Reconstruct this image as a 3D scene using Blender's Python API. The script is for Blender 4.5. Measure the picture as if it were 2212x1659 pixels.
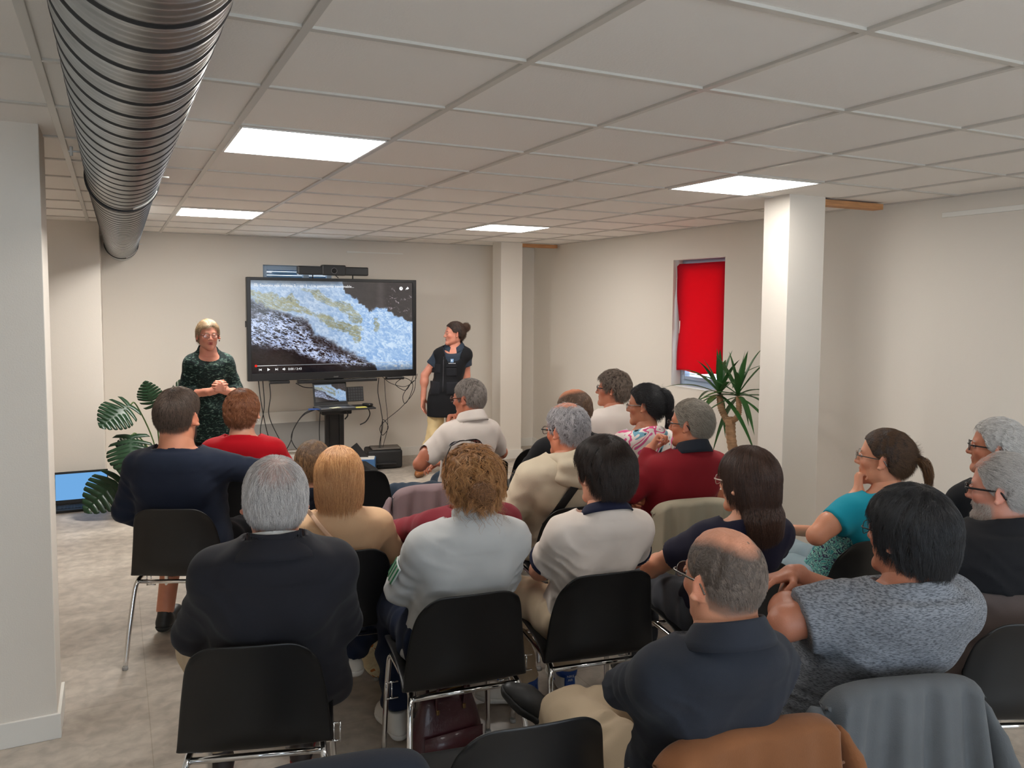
import bpy, bmesh, math, random
import numpy as np
from mathutils import Vector, Matrix
for o in list(bpy.data.objects): bpy.data.objects.remove(o)
sc = bpy.context.scene
COL = sc.collection
H = 2.38                       # ceiling height
# ---------------------------------------------------------------- camera
def set_camera():
    f, yaw, pitch, roll = 1755.52, 0.460373856, -0.068103174, 0.0071831918
    cy, sy, cp, sp = math.cos(yaw), math.sin(yaw), math.cos(pitch), math.sin(pitch)
    fw = Vector((sy*cp, cy*cp, sp)); r = Vector((cy, -sy, 0)); u = r.cross(fw)
    r2 = r*math.cos(roll) + u*math.sin(roll); u2 = r2.cross(fw)
    cam = bpy.data.cameras.new('camera'); o = bpy.data.objects.new('camera', cam); COL.objects.link(o)
    M = Matrix((r2, u2, -fw)).transposed().to_4x4(); M.translation = Vector((.16954, -2.01494, 1.73156))
    o.matrix_world = M
    cam.sensor_width = 36; cam.lens = 36*f/2212
    cam.shift_x = -8.68/2212; cam.shift_y = -56.7/2212
    cam.clip_start = .02; sc.camera = o
set_camera()
# ---------------------------------------------------------------- world, exposure
w = bpy.data.worlds.new('sky'); sc.world = w; w.use_nodes = True
bg = w.node_tree.nodes['Background']
bg.inputs[0].default_value = (.84, .92, 1, 1); bg.inputs[1].default_value = 4.0
sc.view_settings.view_transform = 'Standard'; sc.view_settings.look = 'None'
sc.view_settings.gamma = 1; sc.view_settings.use_curve_mapping = False
sc.view_settings.exposure = 0.0
LIGHT = 33.0; FILL = 14.0                    # brightness of the ceiling panels; power of the added area light
sc.cycles.max_bounces = 8; sc.cycles.diffuse_bounces = 5; sc.cycles.glossy_bounces = 4; sc.cycles.transparent_max_bounces = 12
# ---------------------------------------------------------------- helpers
def sr(r, g, b):               # photograph colour -> linear
    f = lambda c: (c/255)/12.92 if c <= 10 else ((c/255+.055)/1.055)**2.4
    return (f(r), f(g), f(b), 1)
MATS = {}
def mat(name, col, rough=.6, metal=0, bump=0, bscale=60, spec=.5, sheen=0, var=0, vscale=4, coat=0, sss=0, emis=None, es=0, stretch=(1,1,1), trans=0):
    if name in MATS: return MATS[name]
    m = bpy.data.materials.new(name); m.use_nodes = True; nt = m.node_tree; b = nt.nodes['Principled BSDF']
    col = tuple(col) if len(col) == 4 else tuple(col)+(1,)
    b.inputs['Base Color'].default_value = col; b.inputs['Roughness'].default_value = rough
    b.inputs['Metallic'].default_value = metal; b.inputs['Specular IOR Level'].default_value = spec
    b.inputs['Sheen Weight'].default_value = sheen; b.inputs['Coat Weight'].default_value = coat
    if sss: b.inputs['Subsurface Weight'].default_value = sss; b.inputs['Subsurface Scale'].default_value = .01; b.inputs['Subsurface Radius'].default_value = (1, .35, .2)
    if emis: b.inputs['Emission Color'].default_value = emis; b.inputs['Emission Strength'].default_value = es
    if bump or var:
        tc = nt.nodes.new('ShaderNodeTexCoord'); mp = nt.nodes.new('ShaderNodeMapping'); mp.inputs['Scale'].default_value = stretch
        nt.links.new(tc.outputs['Object'], mp.inputs[0])
    if bump:
        n = nt.nodes.new('ShaderNodeTexNoise'); n.inputs['Scale'].default_value = bscale; n.inputs['Detail'].default_value = 4
        nt.links.new(mp.outputs[0], n.inputs['Vector'])
        bp = nt.nodes.new('ShaderNodeBump'); bp.inputs['Strength'].default_value = bump; bp.inputs['Distance'].default_value = .01
        nt.links.new(n.outputs['Fac'], bp.inputs['Height']); nt.links.new(bp.outputs[0], b.inputs['Normal'])
    if var:
        n = nt.nodes.new('ShaderNodeTexNoise'); n.inputs['Scale'].default_value = vscale; n.inputs['Detail'].default_value = 5
        nt.links.new(mp.outputs[0], n.inputs['Vector'])
        r = nt.nodes.new('ShaderNodeValToRGB'); r.color_ramp.elements[0].position = .3; r.color_ramp.elements[1].position = .7
        r.color_ramp.elements[0].color = tuple(c*(1-var) for c in col[:3])+(1,); r.color_ramp.elements[1].color = tuple(min(1, c*(1+var)) for c in col[:3])+(1,)
        nt.links.new(n.outputs['Fac'], r.inputs[0]); nt.links.new(r.outputs[0], b.inputs['Base Color'])
    if trans:
        t = nt.nodes.new('ShaderNodeBsdfTranslucent'); t.inputs[0].default_value = col
        mx = nt.nodes.new('ShaderNodeMixShader'); mx.inputs[0].default_value = trans
        out = nt.nodes['Material Output']; nt.links.new(b.outputs[0], mx.inputs[1]); nt.links.new(t.outputs[0], mx.inputs[2]); nt.links.new(mx.outputs[0], out.inputs[0])
    MATS[name] = m; return m
def glow(name, col, s):
    if name in MATS: return MATS[name]
    m = bpy.data.materials.new(name); m.use_nodes = True; nt = m.node_tree; nt.nodes.clear()
    e = nt.nodes.new('ShaderNodeEmission'); e.inputs[0].default_value = col; e.inputs[1].default_value = s
    o = nt.nodes.new('ShaderNodeOutputMaterial'); nt.links.new(e.outputs[0], o.inputs[0]); MATS[name] = m; return m
def glass(name, col=(1,1,1,1), alpha=.12, rough=.02):      # thin clear sheet
    if name in MATS: return MATS[name]
    m = bpy.data.materials.new(name); m.use_nodes = True; nt = m.node_tree; nt.nodes.clear()
    a = nt.nodes.new('ShaderNodeBsdfTransparent'); a.inputs[0].default_value = col
    g = nt.nodes.new('ShaderNodeBsdfGlossy'); g.inputs['Roughness'].default_value = rough
    x = nt.nodes.new('ShaderNodeMixShader'); x.inputs[0].default_value = alpha
    o = nt.nodes.new('ShaderNodeOutputMaterial')
    nt.links.new(a.outputs[0], x.inputs[1]); nt.links.new(g.outputs[0], x.inputs[2]); nt.links.new(x.outputs[0], o.inputs[0]); MATS[name] = m; return m
class MB:
    """collects simple shapes into one mesh"""
    def __init__(s): s.bm = bmesh.new()
    def box(s, c, size, bev=0, R=None, seg=2, mi=0):
        b = bmesh.new(); bmesh.ops.create_cube(b, size=1)
        for v in b.verts: v.co = Vector((v.co.x*size[0], v.co.y*size[1], v.co.z*size[2]))
        if bev: bmesh.ops.bevel(b, geom=list(b.edges), offset=bev, segments=seg, profile=.5, affect='EDGES')
        T = Matrix.Translation(c) @ (R.to_4x4() if R else Matrix())
        b.transform(T); s._join(b, mi); return s
    def box2(s, a, b, bev=0, mi=0):
        c = [(a[i]+b[i])/2 for i in range(3)]; return s.box(c, [abs(b[i]-a[i]) for i in range(3)], bev, mi=mi)
    def _join(s, b, mi=0):
        for f in b.faces: f.material_index = mi
        me = bpy.data.meshes.new('t'); b.to_mesh(me); b.free(); s.bm.from_mesh(me); bpy.data.meshes.remove(me)
    def tube(s, pts, r, n=10, closed=False, caps=True, flat=None):
        pts = [Vector(p) for p in pts]; N = len(pts); rr = r if hasattr(r, '__len__') else [r]*N
        b = bmesh.new(); rings = []; prev = None
        for i in range(N):
            a = pts[i-1] if (i or closed) else pts[i]; c = pts[(i+1) % N] if (i < N-1 or closed) else pts[i]
            t = (c-a).normalized()
            if prev is None:
                q = Vector((0, 0, 1)) if abs(t.z) < .9 else Vector((1, 0, 0)); x = t.cross(q).normalized()
            else: x = (prev - t*prev.dot(t)).normalized()
            prev = x; y = t.cross(x)
            fl = flat or 1
            rings.append([b.verts.new(pts[i] + (x*math.cos(2*math.pi*k/n) + y*math.sin(2*math.pi*k/n)*fl)*rr[i]) for k in range(n)])
        for i in range(N if closed else N-1):
            A, B = rings[i], rings[(i+1) % N]
            for k in range(n): b.faces.new((A[k], A[(k+1) % n], B[(k+1) % n], B[k]))
        if caps and not closed: b.faces.new(rings[0][::-1]); b.faces.new(rings[-1])
        for f in b.faces: f.smooth = True
        s._join2(b); return s
    def _join2(s, b):
        me = bpy.data.meshes.new('t'); b.to_mesh(me); b.free(); s.bm.from_mesh(me); bpy.data.meshes.remove(me)
    def lathe(s, prof, c=(0,0,0), n=32):
        b = bmesh.new(); R = [[b.verts.new((c[0]+r*math.cos(2*math.pi*k/n), c[1]+r*math.sin(2*math.pi*k/n), c[2]+z)) for k in range(n)] for r, z in prof]
        for i in range(len(R)-1):
            for k in range(n): b.faces.new((R[i][k], R[i][(k+1) % n], R[i+1][(k+1) % n], R[i+1][k]))
        b.faces.new(R[0][::-1]); b.faces.new(R[-1])
        for f in b.faces: f.smooth = len(f.verts) == 4
        s._join2(b); return s
    def grid(s, P, thick=0, closed_u=False):
        """P[i][j] points"""
        b = bmesh.new(); V = [[b.verts.new(p) for p in row] for row in P]
        n = len(V); m = len(V[0])
        for i in range(n-1 if not closed_u else n):
            for j in range(m-1): b.faces.new((V[i][j], V[(i+1) % n][j], V[(i+1) % n][j+1], V[i][j+1]))
        for f in b.faces: f.smooth = True
        if thick:
            bmesh.ops.recalc_face_normals(b, faces=b.faces); bmesh.ops.solidify(b, geom=list(b.faces), thickness=thick)
            for f in b.faces: f.smooth = True
        s._join2(b); return s
    def poly(s, pts, thick=None):
        b = bmesh.new(); f = b.faces.new([b.verts.new(p) for p in pts])
        if thick: bmesh.ops.solidify(b, geom=[f], thickness=thick)
        s._join2(b); return s
    def build(s, name, m, parent=None, loc=None, smooth=False, rot=None):
        me = bpy.data.meshes.new(name); s.bm.to_mesh(me); s.bm.free()
        for x in (m if isinstance(m, (list, tuple)) else [m]): me.materials.append(x)
        if smooth:
            for p in me.polygons: p.use_smooth = True
        o = bpy.data.objects.new(name, me); COL.objects.link(o)
        if parent: o.parent = parent
        if loc is not None: o.location = loc
        if rot: o.rotation_euler = rot
        return o
def tag(o, label=None, cat=None, group=None, kind=None):
    if label: o['label'] = label
    if cat: o['category'] = cat
    if group: o['group'] = group
    if kind: o['kind'] = kind
    return o
def thing(name, label, cat, loc=(0,0,0), rz=0, group=None):
    o = bpy.data.objects.new(name, None); COL.objects.link(o); o.location = loc; o.rotation_euler = (0, 0, rz)
    o.empty_display_size = .1; return tag(o, label, cat, group)
def text(s, size, name, m, parent, loc, rot=(math.pi/2,0,0), align='LEFT', ext=0.0004):
    c = bpy.data.curves.new(name, 'FONT'); c.body = s; c.size = size; c.align_x = align; c.extrude = ext
    o = bpy.data.objects.new(name, c); COL.objects.link(o); dg = bpy.context.evaluated_depsgraph_get(); dg.update()
    me = bpy.data.meshes.new_from_object(o.evaluated_get(dg)); bpy.data.objects.remove(o); me.materials.clear(); me.materials.append(m)
    o = bpy.data.objects.new(name, me); COL.objects.link(o); o.parent = parent; o.location = loc; o.rotation_euler = rot; return o
def bez(pts, n=8):             # Catmull-Rom through points
    P = [Vector(p) for p in pts]; P = [2*P[0]-P[1]]+P+[2*P[-1]-P[-2]]; out = []
    for i in range(1, len(P)-2):
        for k in range(n):
            t = k/n; a, b, c, d = P[i-1], P[i], P[i+1], P[i+2]
            out.append(.5*((2*b)+(c-a)*t+(2*a-5*b+4*c-d)*t*t+(-a+3*b-3*c+d)*t**3))
    out.append(P[-2]); return out
# chairs: x, y, degrees, label
CHAIRS = [
 (.490, 2.26, -24, 'black chair under the bearded man in the navy sweater, at the left end'),
 (.565, .56, -16, 'black chair under the grey-haired man in the dark suit jacket'),
 (1.25, .67, -6, 'black chair under the woman with the curly bun'),
 (1.79, .655, -8, 'black chair under the dark-haired young man in the cream T-shirt'),
 (1.06, -.16, -8, 'empty black chair at the bottom edge of the picture, left of the suede jacket'),
 (1.46, 2.76, -14, 'empty black chair between the blonde woman and the man in the white polo'),
 (.98, 1.31, -6, 'black chair under the blonde woman in the beige top'),
 (.83, 2.86, -18, 'black chair under the person in the red sweater'),
 (1.05, 2.10, -10, 'black chair under the small brown-haired person behind the blonde woman'),
 (1.68, 2.12, -8, 'black chair under the mauve coat'),
 (1.50, 1.36, -4, 'black chair under the person in burgundy behind the curly bun'),
 (2.16, 2.72, 8, 'black chair under the man in the white polo shirt'),
 (2.76, 2.98, -6, 'black chair just left of the balding man in the black jacket, standing empty'),
 (2.52, 2.12, 0, 'black chair under the balding man in the black jacket'),
 (3.28, 2.76, 6, 'black chair under the curly-haired man in the raglan shirt'),
 (3.05, 2.14, 4, 'black chair under the woman with the long black ponytail'),
 (2.17, 1.52, -4, 'black chair under the grey man in the cream hooded sweater'),
 (2.72, 1.36, -8, 'black chair under the beige jacket, the man in dark red on it'),
 (2.32, .50, -8, 'black chair under the long-haired woman in the navy T-shirt'),
 (3.00, .54, -2, 'black chair under the woman in the turquoise T-shirt'),
 (3.66, .40, 0, 'black chair under the white-haired man in the black shirt'),
 (1.45, -.42, -8, 'black chair under the tan suede jacket'),
 (2.03, -.40, -16, 'black chair under the grey wool coat'),
 (2.80, -.32, -22, 'black chair at the right edge under the bearded man'),
 (.60, -.14, -8, 'black chair under the navy cloth at the bottom edge of the picture'),
]
# ================================================================ ROOM
X0, X1, Y0, Y1 = -2.6, 4.70, -4.6, 6.65
WALL = mat('wall_paint', sr(227,220,210), .85, bump=.08, bscale=180)
WHITE = mat('white_gloss_paint', sr(228,225,218), .45)
def struct(o, name=None): o['kind'] = 'structure'; return o
def floor_material():
    m = bpy.data.materials.new('floor_tile'); m.use_nodes = True; nt = m.node_tree; b = nt.nodes['Principled BSDF']; L = nt.links
    tc = nt.nodes.new('ShaderNodeTexCoord'); mp = nt.nodes.new('ShaderNodeMapping'); mp.inputs['Location'].default_value = (-.266, -1.18, 0)
    L.new(tc.outputs['Object'], mp.inputs[0])
    br = nt.nodes.new('ShaderNodeTexBrick'); br.offset = 0; br.squash = 1
    br.inputs['Scale'].default_value = 1; br.inputs['Brick Width'].default_value = .6; br.inputs['Row Height'].default_value = .6
    br.inputs['Mortar Size'].default_value = .0022; br.inputs['Mortar Smooth'].default_value = .3
    br.inputs['Color1'].default_value = (.92,.92,.92,1); br.inputs['Color2'].default_value = (1,1,1,1); br.inputs['Mortar'].default_value = (.78,.76,.72,1)
    L.new(mp.outputs[0], br.inputs['Vector'])
    def noise(scale, det, dist=0, st=(1,1,1)):
        q = nt.nodes.new('ShaderNodeMapping'); q.inputs['Scale'].default_value = st; L.new(tc.outputs['Object'], q.inputs[0])
        n = nt.nodes.new('ShaderNodeTexNoise'); n.inputs['Scale'].default_value = scale; n.inputs['Detail'].default_value = det; n.inputs['Distortion'].default_value = dist
        L.new(q.outputs[0], n.inputs['Vector']); return n
    n1 = noise(2.2, 6, .6, (.7,1.5,1)); n2 = noise(16, 8, .3)
    r1 = nt.nodes.new('ShaderNodeValToRGB'); r1.color_ramp.elements[0].position = .30; r1.color_ramp.elements[1].position = .72
    r1.color_ramp.elements[0].color = sr(166,155,143); r1.color_ramp.elements[1].color = sr(206,196,183); L.new(n1.outputs['Fac'], r1.inputs[0])
    r2 = nt.nodes.new('ShaderNodeValToRGB'); r2.color_ramp.elements[0].position = .35; r2.color_ramp.elements[1].position = .65
    r2.color_ramp.elements[0].color = (.80,.80,.80,1); r2.color_ramp.elements[1].color = (1.08,1.08,1.08,1); L.new(n2.outputs['Fac'], r2.inputs[0])
    def mul(a, c):
        x = nt.nodes.new('ShaderNodeMix'); x.data_type = 'RGBA'; x.blend_type = 'MULTIPLY'; x.inputs['Factor'].default_value = 1
        L.new(a, x.inputs['A']); L.new(c, x.inputs['B']); return x.outputs['Result']
    L.new(mul(mul(r1.outputs[0], r2.outputs[0]), br.outputs['Color']), b.inputs['Base Color'])
    b.inputs['Roughness'].default_value = .42
    bp = nt.nodes.new('ShaderNodeBump'); bp.inputs['Strength'].default_value = .25; bp.inputs['Distance'].default_value = .003; bp.invert = True
    L.new(br.outputs['Fac'], bp.inputs['Height']); L.new(bp.outputs[0], b.inputs['Normal']); return m
struct(MB().box2((X0-.2, Y0-.2, -.1), (X1+.3, Y1+.3, 0)).build('floor', floor_material()))
# ceiling: recessed tiles and a real T-bar grid
TILE = mat('ceiling_tile', sr(240,235,229), .9, bump=.12, bscale=140)
BAR = mat('ceiling_bar', sr(203,198,190), .36, spec=.4)
struct(MB().box2((X0-.2, Y0-.2, H+.008), (X1+.3, Y1+.3, H+.1)).build('ceiling', TILE))
g = MB()
for i in range(-5, 9):
    x = .6*i
    if X0 < x < X1: g.box2((x-.012, Y0, H), (x+.012, Y1, H+.012), .0015)
for j in range(-8, 12):
    y = .6*j
    if Y0 < y < Y1: g.box2((X0, y-.012, H+.0006), (X1, y+.012, H+.012), .0015)
for a, b in (((X0,Y0),(X1,Y0+.02)), ((X0,Y1-.02),(X1,Y1)), ((X1-.02,Y0),(X1,Y1)), ((X0,Y0),(X0+.02,Y1))):
    g.box2((a[0], a[1], H-.0008), (b[0], b[1], H+.012))
struct(g.build('trim_1', BAR))
# walls
def wall_with_hole(name, axis, pos, th, a0, a1, h):
    """wall slab with one opening h=(a_lo,a_hi,z_lo,z_hi)"""
    g = MB()
    def bx(u0, u1, z0, z1):
        if axis == 'x': g.box2((pos, u0, z0), (pos+th, u1, z1))
        else: g.box2((u0, pos, z0), (u1, pos+th, z1))
    T = H+.1
    if h: bx(a0, h[0], 0, T); bx(h[1], a1, 0, T); bx(h[0], h[1], 0, h[2]); bx(h[0], h[1], h[3], T)
    else: bx(a0, a1, 0, T)
    return struct(g.build(name, WALL))
wall_with_hole('wall_right', 'x', X1, .25, Y0-.25, Y1+.25, (3.255, 3.945, .99, 2.12))
wall_with_hole('wall_back', 'y', Y1, .25, X0-.25, X1, (1.56, 2.28, 1.30, 2.10))
wall_with_hole('wall_left', 'x', X0, -.25, Y0-.25, Y1+.25, None)
wall_with_hole('wall_front', 'y', Y0, -.25, X0-.25, X1+.25, (-1.2, 3.6, .25, 2.25))
struct(MB().box2((X0, 5.78, 0), (.082, Y1, H+.02), .003).build('wall_jut', WALL))
struct(MB().box2((X0, 1.572, 0), (-.065, 1.86, H+.02), .003).build('wall_pier', WALL))
struct(MB().box2((3.805, 1.655, 0), (4.10, 1.868, H+.02), .004).build('column_1', WALL))
struct(MB().box2((3.955, 6.0, 0), (4.215, 6.22, H+.02), .004).build('column_2', WALL))
struct(MB().box2((4.55, 6.1, 0), (X1, Y1, H+.02), .003).build('wall_nib', WALL)) if False else None
def skirt(name, segs, h=.10, t=.013):
    g = MB()
    for a, b in segs: g.box2((a[0], a[1], 0), (b[0], b[1], h), .002)
    return struct(g.build(name, WHITE))
t = .013
skirt('baseboard_back', [((.082, Y1-t), (X1, Y1))])
skirt('baseboard_right', [((X1-t, Y0), (X1, Y1-t))])
skirt('baseboard_left', [((X0, 1.572-t), (-.065+t, 1.572)), ((-.065, 1.572), (-.065+t, 1.86)), ((X0, 5.78-t), (.082, 5.78))])
skirt('baseboard_column', [((3.805-t, 1.655-t), (4.10+t, 1.655)), ((3.805-t, 1.655), (3.805, 1.868)), ((4.10, 1.655), (4.10+t, 1.868)),
      ((3.955-t, 6.0-t), (4.215+t, 6.0)), ((3.955-t, 6.0), (3.955, 6.22)), ((4.215, 6.0), (4.215+t, 6.22))])
WOOD = mat('raw_pine', sr(196,142,96), .6, var=.18, vscale=9, stretch=(1,12,12))
for k, (xa, xb, ya, yb) in enumerate(((4.102, 4.62, 1.665, 1.745), (4.217, X1-.03, 6.03, 6.11))):
    b = MB().box2((xa, ya, H-.038), (xb, yb, H-.002), .002).build('wooden_batten', WOOD)
    tag(b, ['raw pine batten under the ceiling from the wide near column to the right wall', 'raw pine batten under the ceiling beside the narrow far column'][k], 'batten')
# small filler rails / marks high on the walls
PLAST = mat('white_plastic', sr(236,234,228), .4)
b = MB().box2((X1-.012, -.6, 2.262), (X1, 1.30, 2.292), .002).build('wall_trunking', PLAST); tag(b, 'white cable trunking high on the right wall by the near column', 'trunking')
b = MB().box2((2.43, Y1-.01, 2.25), (2.58, Y1, 2.266), .001).box2((2.58, Y1-.004, 2.251), (3.06, Y1, 2.263), .001).build('wall_trunking', PLAST); tag(b, 'short white cable trunking high on the wall above the big screen', 'trunking')
# ---------------- windows
FR = mat('window_frame_bluegrey', sr(150,170,192), .4)
GL = glass('window_glass', (.93,.97,1,1), .06)
# window 1: right wall, with the red cloth
wf = bpy.data.objects.new('window_1', None); COL.objects.link(wf); wf.location = (X1+.13, 3.60, 1.555); wf['kind'] = 'structure'
g = MB(); w_, h_ = .69, 1.13
for s in (-1, 1):
    g.box((0, s*(w_/2-.03), 0), (.06, .06, h_), .004); g.box((0, 0, s*(h_/2-.03)), (.058, w_-.11, .06), .004)
    g.box((-.02, s*(w_/2-.075), 0), (.06, .03, h_-.12), .004); g.box((-.02, 0, s*(h_/2-.075)), (.058, w_-.18, .03), .004)
fr = g.build('window_frame', FR, wf)
MB().box((0, 0, 0), (.006, w_-.2, h_-.2)).build('pane', GL, wf)
MB().box((-.055, .29, .02), (.02, .025, .05), .004).tube([(-.062, .29, .02), (-.085, .29, .02), (-.088, .29, -.09)], .008).build('handle', PLAST, wf)
struct(MB().box2((X1+.0, 3.255, .975), (X1+.16, 3.945, .992), .002).build('window_sill', WHITE, None)); bpy.data.objects['window_sill'].name = 'trim_2'
# red cloth, nailed over the reveal
RED = mat('red_cloth', sr(214,4,46), .9, bump=.15, bscale=300, trans=.62)
P = []
for i in range(25):
    u = i/24; row = []
    for j in range(41):
        v = j/40; z = 2.085 - v*.955 + .008*math.sin(9*u)*v
        yl, yr = 3.935 - .058*v + .02*v*v + (.012*math.sin(8*v)), 3.262 + .018*v
        y = yl + (yr-yl)*u
        x = X1+.035 + .008*math.sin(5*u+3*v) + .014*math.sin(2.4*v+1)*u + .004*math.sin(14*v+7*u) - .010*v
        if u < .04 and v < .05: z -= .02
        row.append((x, y, z))
    P.append(row)
tag(MB().grid(P, .0012).build('cloth_blind', RED), 'red cloth pinned over the narrow window on the right wall', 'blind')
# window 2: behind the big screen, shutter nearly down
wf = bpy.data.objects.new('window_2', None); COL.objects.link(wf); wf.location = (1.92, Y1+.10, 1.70); wf['kind'] = 'structure'
g = MB(); w_, h_ = .72, .80
for s in (-1, 1):
    g.box((s*(w_/2-.025), 0, 0), (.05, .06, h_), .004); g.box((0, 0, s*(h_/2-.025)), (w_-.09, .058, .05), .004)
g.box((.09, -.01, 0), (.06, .07, h_-.1), .004)
g.build('window_frame', FR, wf); MB().box((0, 0, 0), (w_-.1, .006, h_-.1)).build('pane', GL, wf)
SHUT = mat('shutter_bluegrey', sr(120,150,178), .5)
g = MB()
for k in range(4): g.box((0, .05, .375-.038*k-.02), (w_-.02, .012, .034), .005)
g.build('roller_shutter', SHUT, wf)
# window 3: unseen, added behind the photographer to brighten ceiling and near room
wf = bpy.data.objects.new('added_window', None); COL.objects.link(wf); wf.location = (1.2, Y0-.12, 1.25); wf['kind'] = 'structure'
g = MB()
for xx in (-2.37, -1.2, 0, 1.2, 2.37): g.box((xx, 0, 0), (.06, .06, 2.0), .004)
for zz in (-.97, .97): g.box((0, 0, zz), (4.8, .06, .06), .004)
g.build('window_frame', FR, wf); MB().box((0, 0, 0), (4.7, .006, 1.9)).build('pane', GL, wf)
l = bpy.data.lights.new('added_fill', 'AREA'); l.shape = 'RECTANGLE'; l.size = 4.7; l.size_y = 1.9; l.energy = FILL; l.color = (1, .97, .93); l.spread = math.radians(170)  # added area light outside the unseen window, fills the near room
o = bpy.data.objects.new('added_fill', l); COL.objects.link(o); o.location = (1.2, Y0-.3, 1.25); o.rotation_euler = (math.radians(90), 0, 0)
# ---------------- ceiling lights
LAMP = {k: glow('lamp_panel_%s' % k, (1, .960, .905, 1), LIGHT*f) for k, f in (('near', .52), ('mid', .85), ('far', 1.95), ('corner', .8), ('back', .30))}
LF = mat('lamp_frame', sr(235,235,233), .4)
lab = {(1,2): 'square light panel in the ceiling nearest the silver duct, the larger of the two there', (1,7): 'small-looking square light panel far back by the duct end, left of the big screen',
       (5,2): 'square light panel in the ceiling in front of the wide near column', (5,7): 'square light panel in the ceiling in front of the narrow far column'}
for i in (1, 5, -3):
    for j in (2, 7, -3, -7):
        if i == -3: continue
        l = thing('ceiling_light', lab.get((i, j), 'square ceiling light panel behind the photographer, %s, in the %s row' % ('left side' if i == 1 else 'right side', 'nearer' if j == -3 else 'rear')), 'ceiling light', (.6*i+.3, .6*j+.3, H), 0, 'square light panels in the ceiling')
        g = MB()
        for s in (-1, 1): g.box((s*.283, 0, .002), (.012, .578, .010), .002); g.box((0, s*.283, .002), (.578, .012, .010), .002)
        g.build('frame', LF, l)
        MB().box((0, 0, .002), (.556, .556, .006)).build('diffuser', LAMP['corner' if (i, j) == (5, 7) else 'far' if j == 7 else 'back' if j < 0 else 'near' if i == 5 else 'mid'], l)
# ---------------- spiral duct
GALV = mat('galvanised_steel', (.44,.455,.46,1), .36, 1, var=.16, vscale=14)
SEAM = mat('duct_seam', (.035,.038,.042,1), .5, .5)
GALV_D = mat('galvanised_band', (.62,.62,.61,1), .5, .25)
RUB = mat('black_rubber', (.012,.012,.013,1), .6)
d = thing('ventilation_duct', 'silver spiral ventilation duct hanging under the ceiling along the left side', 'duct', (.225, 0, 2.237))
R = .134; b = bmesh.new(); n = 72; prev = None
pitch = .125
def duct(name, y0, y1, m, cx=0.0, par=None, dx=0.0):
    """spiral pipe: the rows run along the helix, so the lock seam is one clean line"""
    b = bmesh.new(); M = 26; dy = pitch/M; n0 = -M; n1 = int((y1-y0)/dy)+2; rows = {}
    for i in range(n0, n1+1):
        ph = (i % M)/M; r = R
        if ph < .12: r += .0030*math.sin(math.pi*ph/.12)            # lock seam
        else: r += .0014*math.sin(2*math.pi*(ph-.12)/.22)           # corrugation
        row = []
        for k in range(n):
            a = 2*math.pi*k/n; y = min(y1, max(y0, y0+i*dy+pitch*k/n))
            row.append(b.verts.new((cx+dx*(y-y0)/(y1-y0)+r*math.cos(a), y, r*math.sin(a))))
        rows[i] = row
    for i in range(n0, n1):
        for k in range(n):
            if k < n-1: q = (rows[i][k], rows[i][k+1], rows[i+1][k+1], rows[i+1][k])
            elif i+M+1 <= n1: q = (rows[i][k], rows[i+M][0], rows[i+M+1][0], rows[i+1][k])
            else: continue
            if abs(q[0].co.y-q[3].co.y) < 1e-5 and abs(q[1].co.y-q[2].co.y) < 1e-5: continue
            f = b.faces.new(q); f.smooth = True
            if i % M == 0 or i % M == M-1: f.material_index = 1
    g = MB(); g._join2(b); return g.build(name, [m, SEAM], par)
duct('duct_section', -3.0, 1.78, GALV, -.005, d, 0.0)
duct('duct_section', 1.80, 6.16, GALV, -.008, d, .035)
MB().lathe([(R+.004, 0), (R+.004, .48)], n=48).build('wall_sleeve', GALV, d, loc=(.03, 6.17, 0), rot=(-math.pi/2, 0, 0))
for yy, xx in ((1.78, -.006), (6.15, .027)):
    MB().tube([(xx+(R+.004)*math.cos(a*math.pi/24), yy, (R+.004)*math.sin(a*math.pi/24)) for a in range(48)], .006, 6, True).build('gasket', RUB, d)
    g = MB()
    P = [[(xx+(R+.006)*math.cos(a), yy-.045-.06*v, (R+.006)*math.sin(a)) for v in (0, 1)] for a in [math.radians(-75+5*k) for k in range(11)]]
    g.grid(P, .003).build('joint_clip', GALV_D, d)
    MB().tube([(xx-R-.005, yy-.3, .045), (xx-R-.05, yy-.3, .045)], .004).tube([(xx-R-.04, yy-.3, .028), (xx-R-.04, yy-.3, .062)], .006).build('hanger_bolt', GALV_D, d)
    MB().tube([(xx+R+.0, yy-.25, -.02), (xx+R+.03, yy-.25, -.02)], .003).build('hanger_bolt', GALV_D, d)
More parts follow.
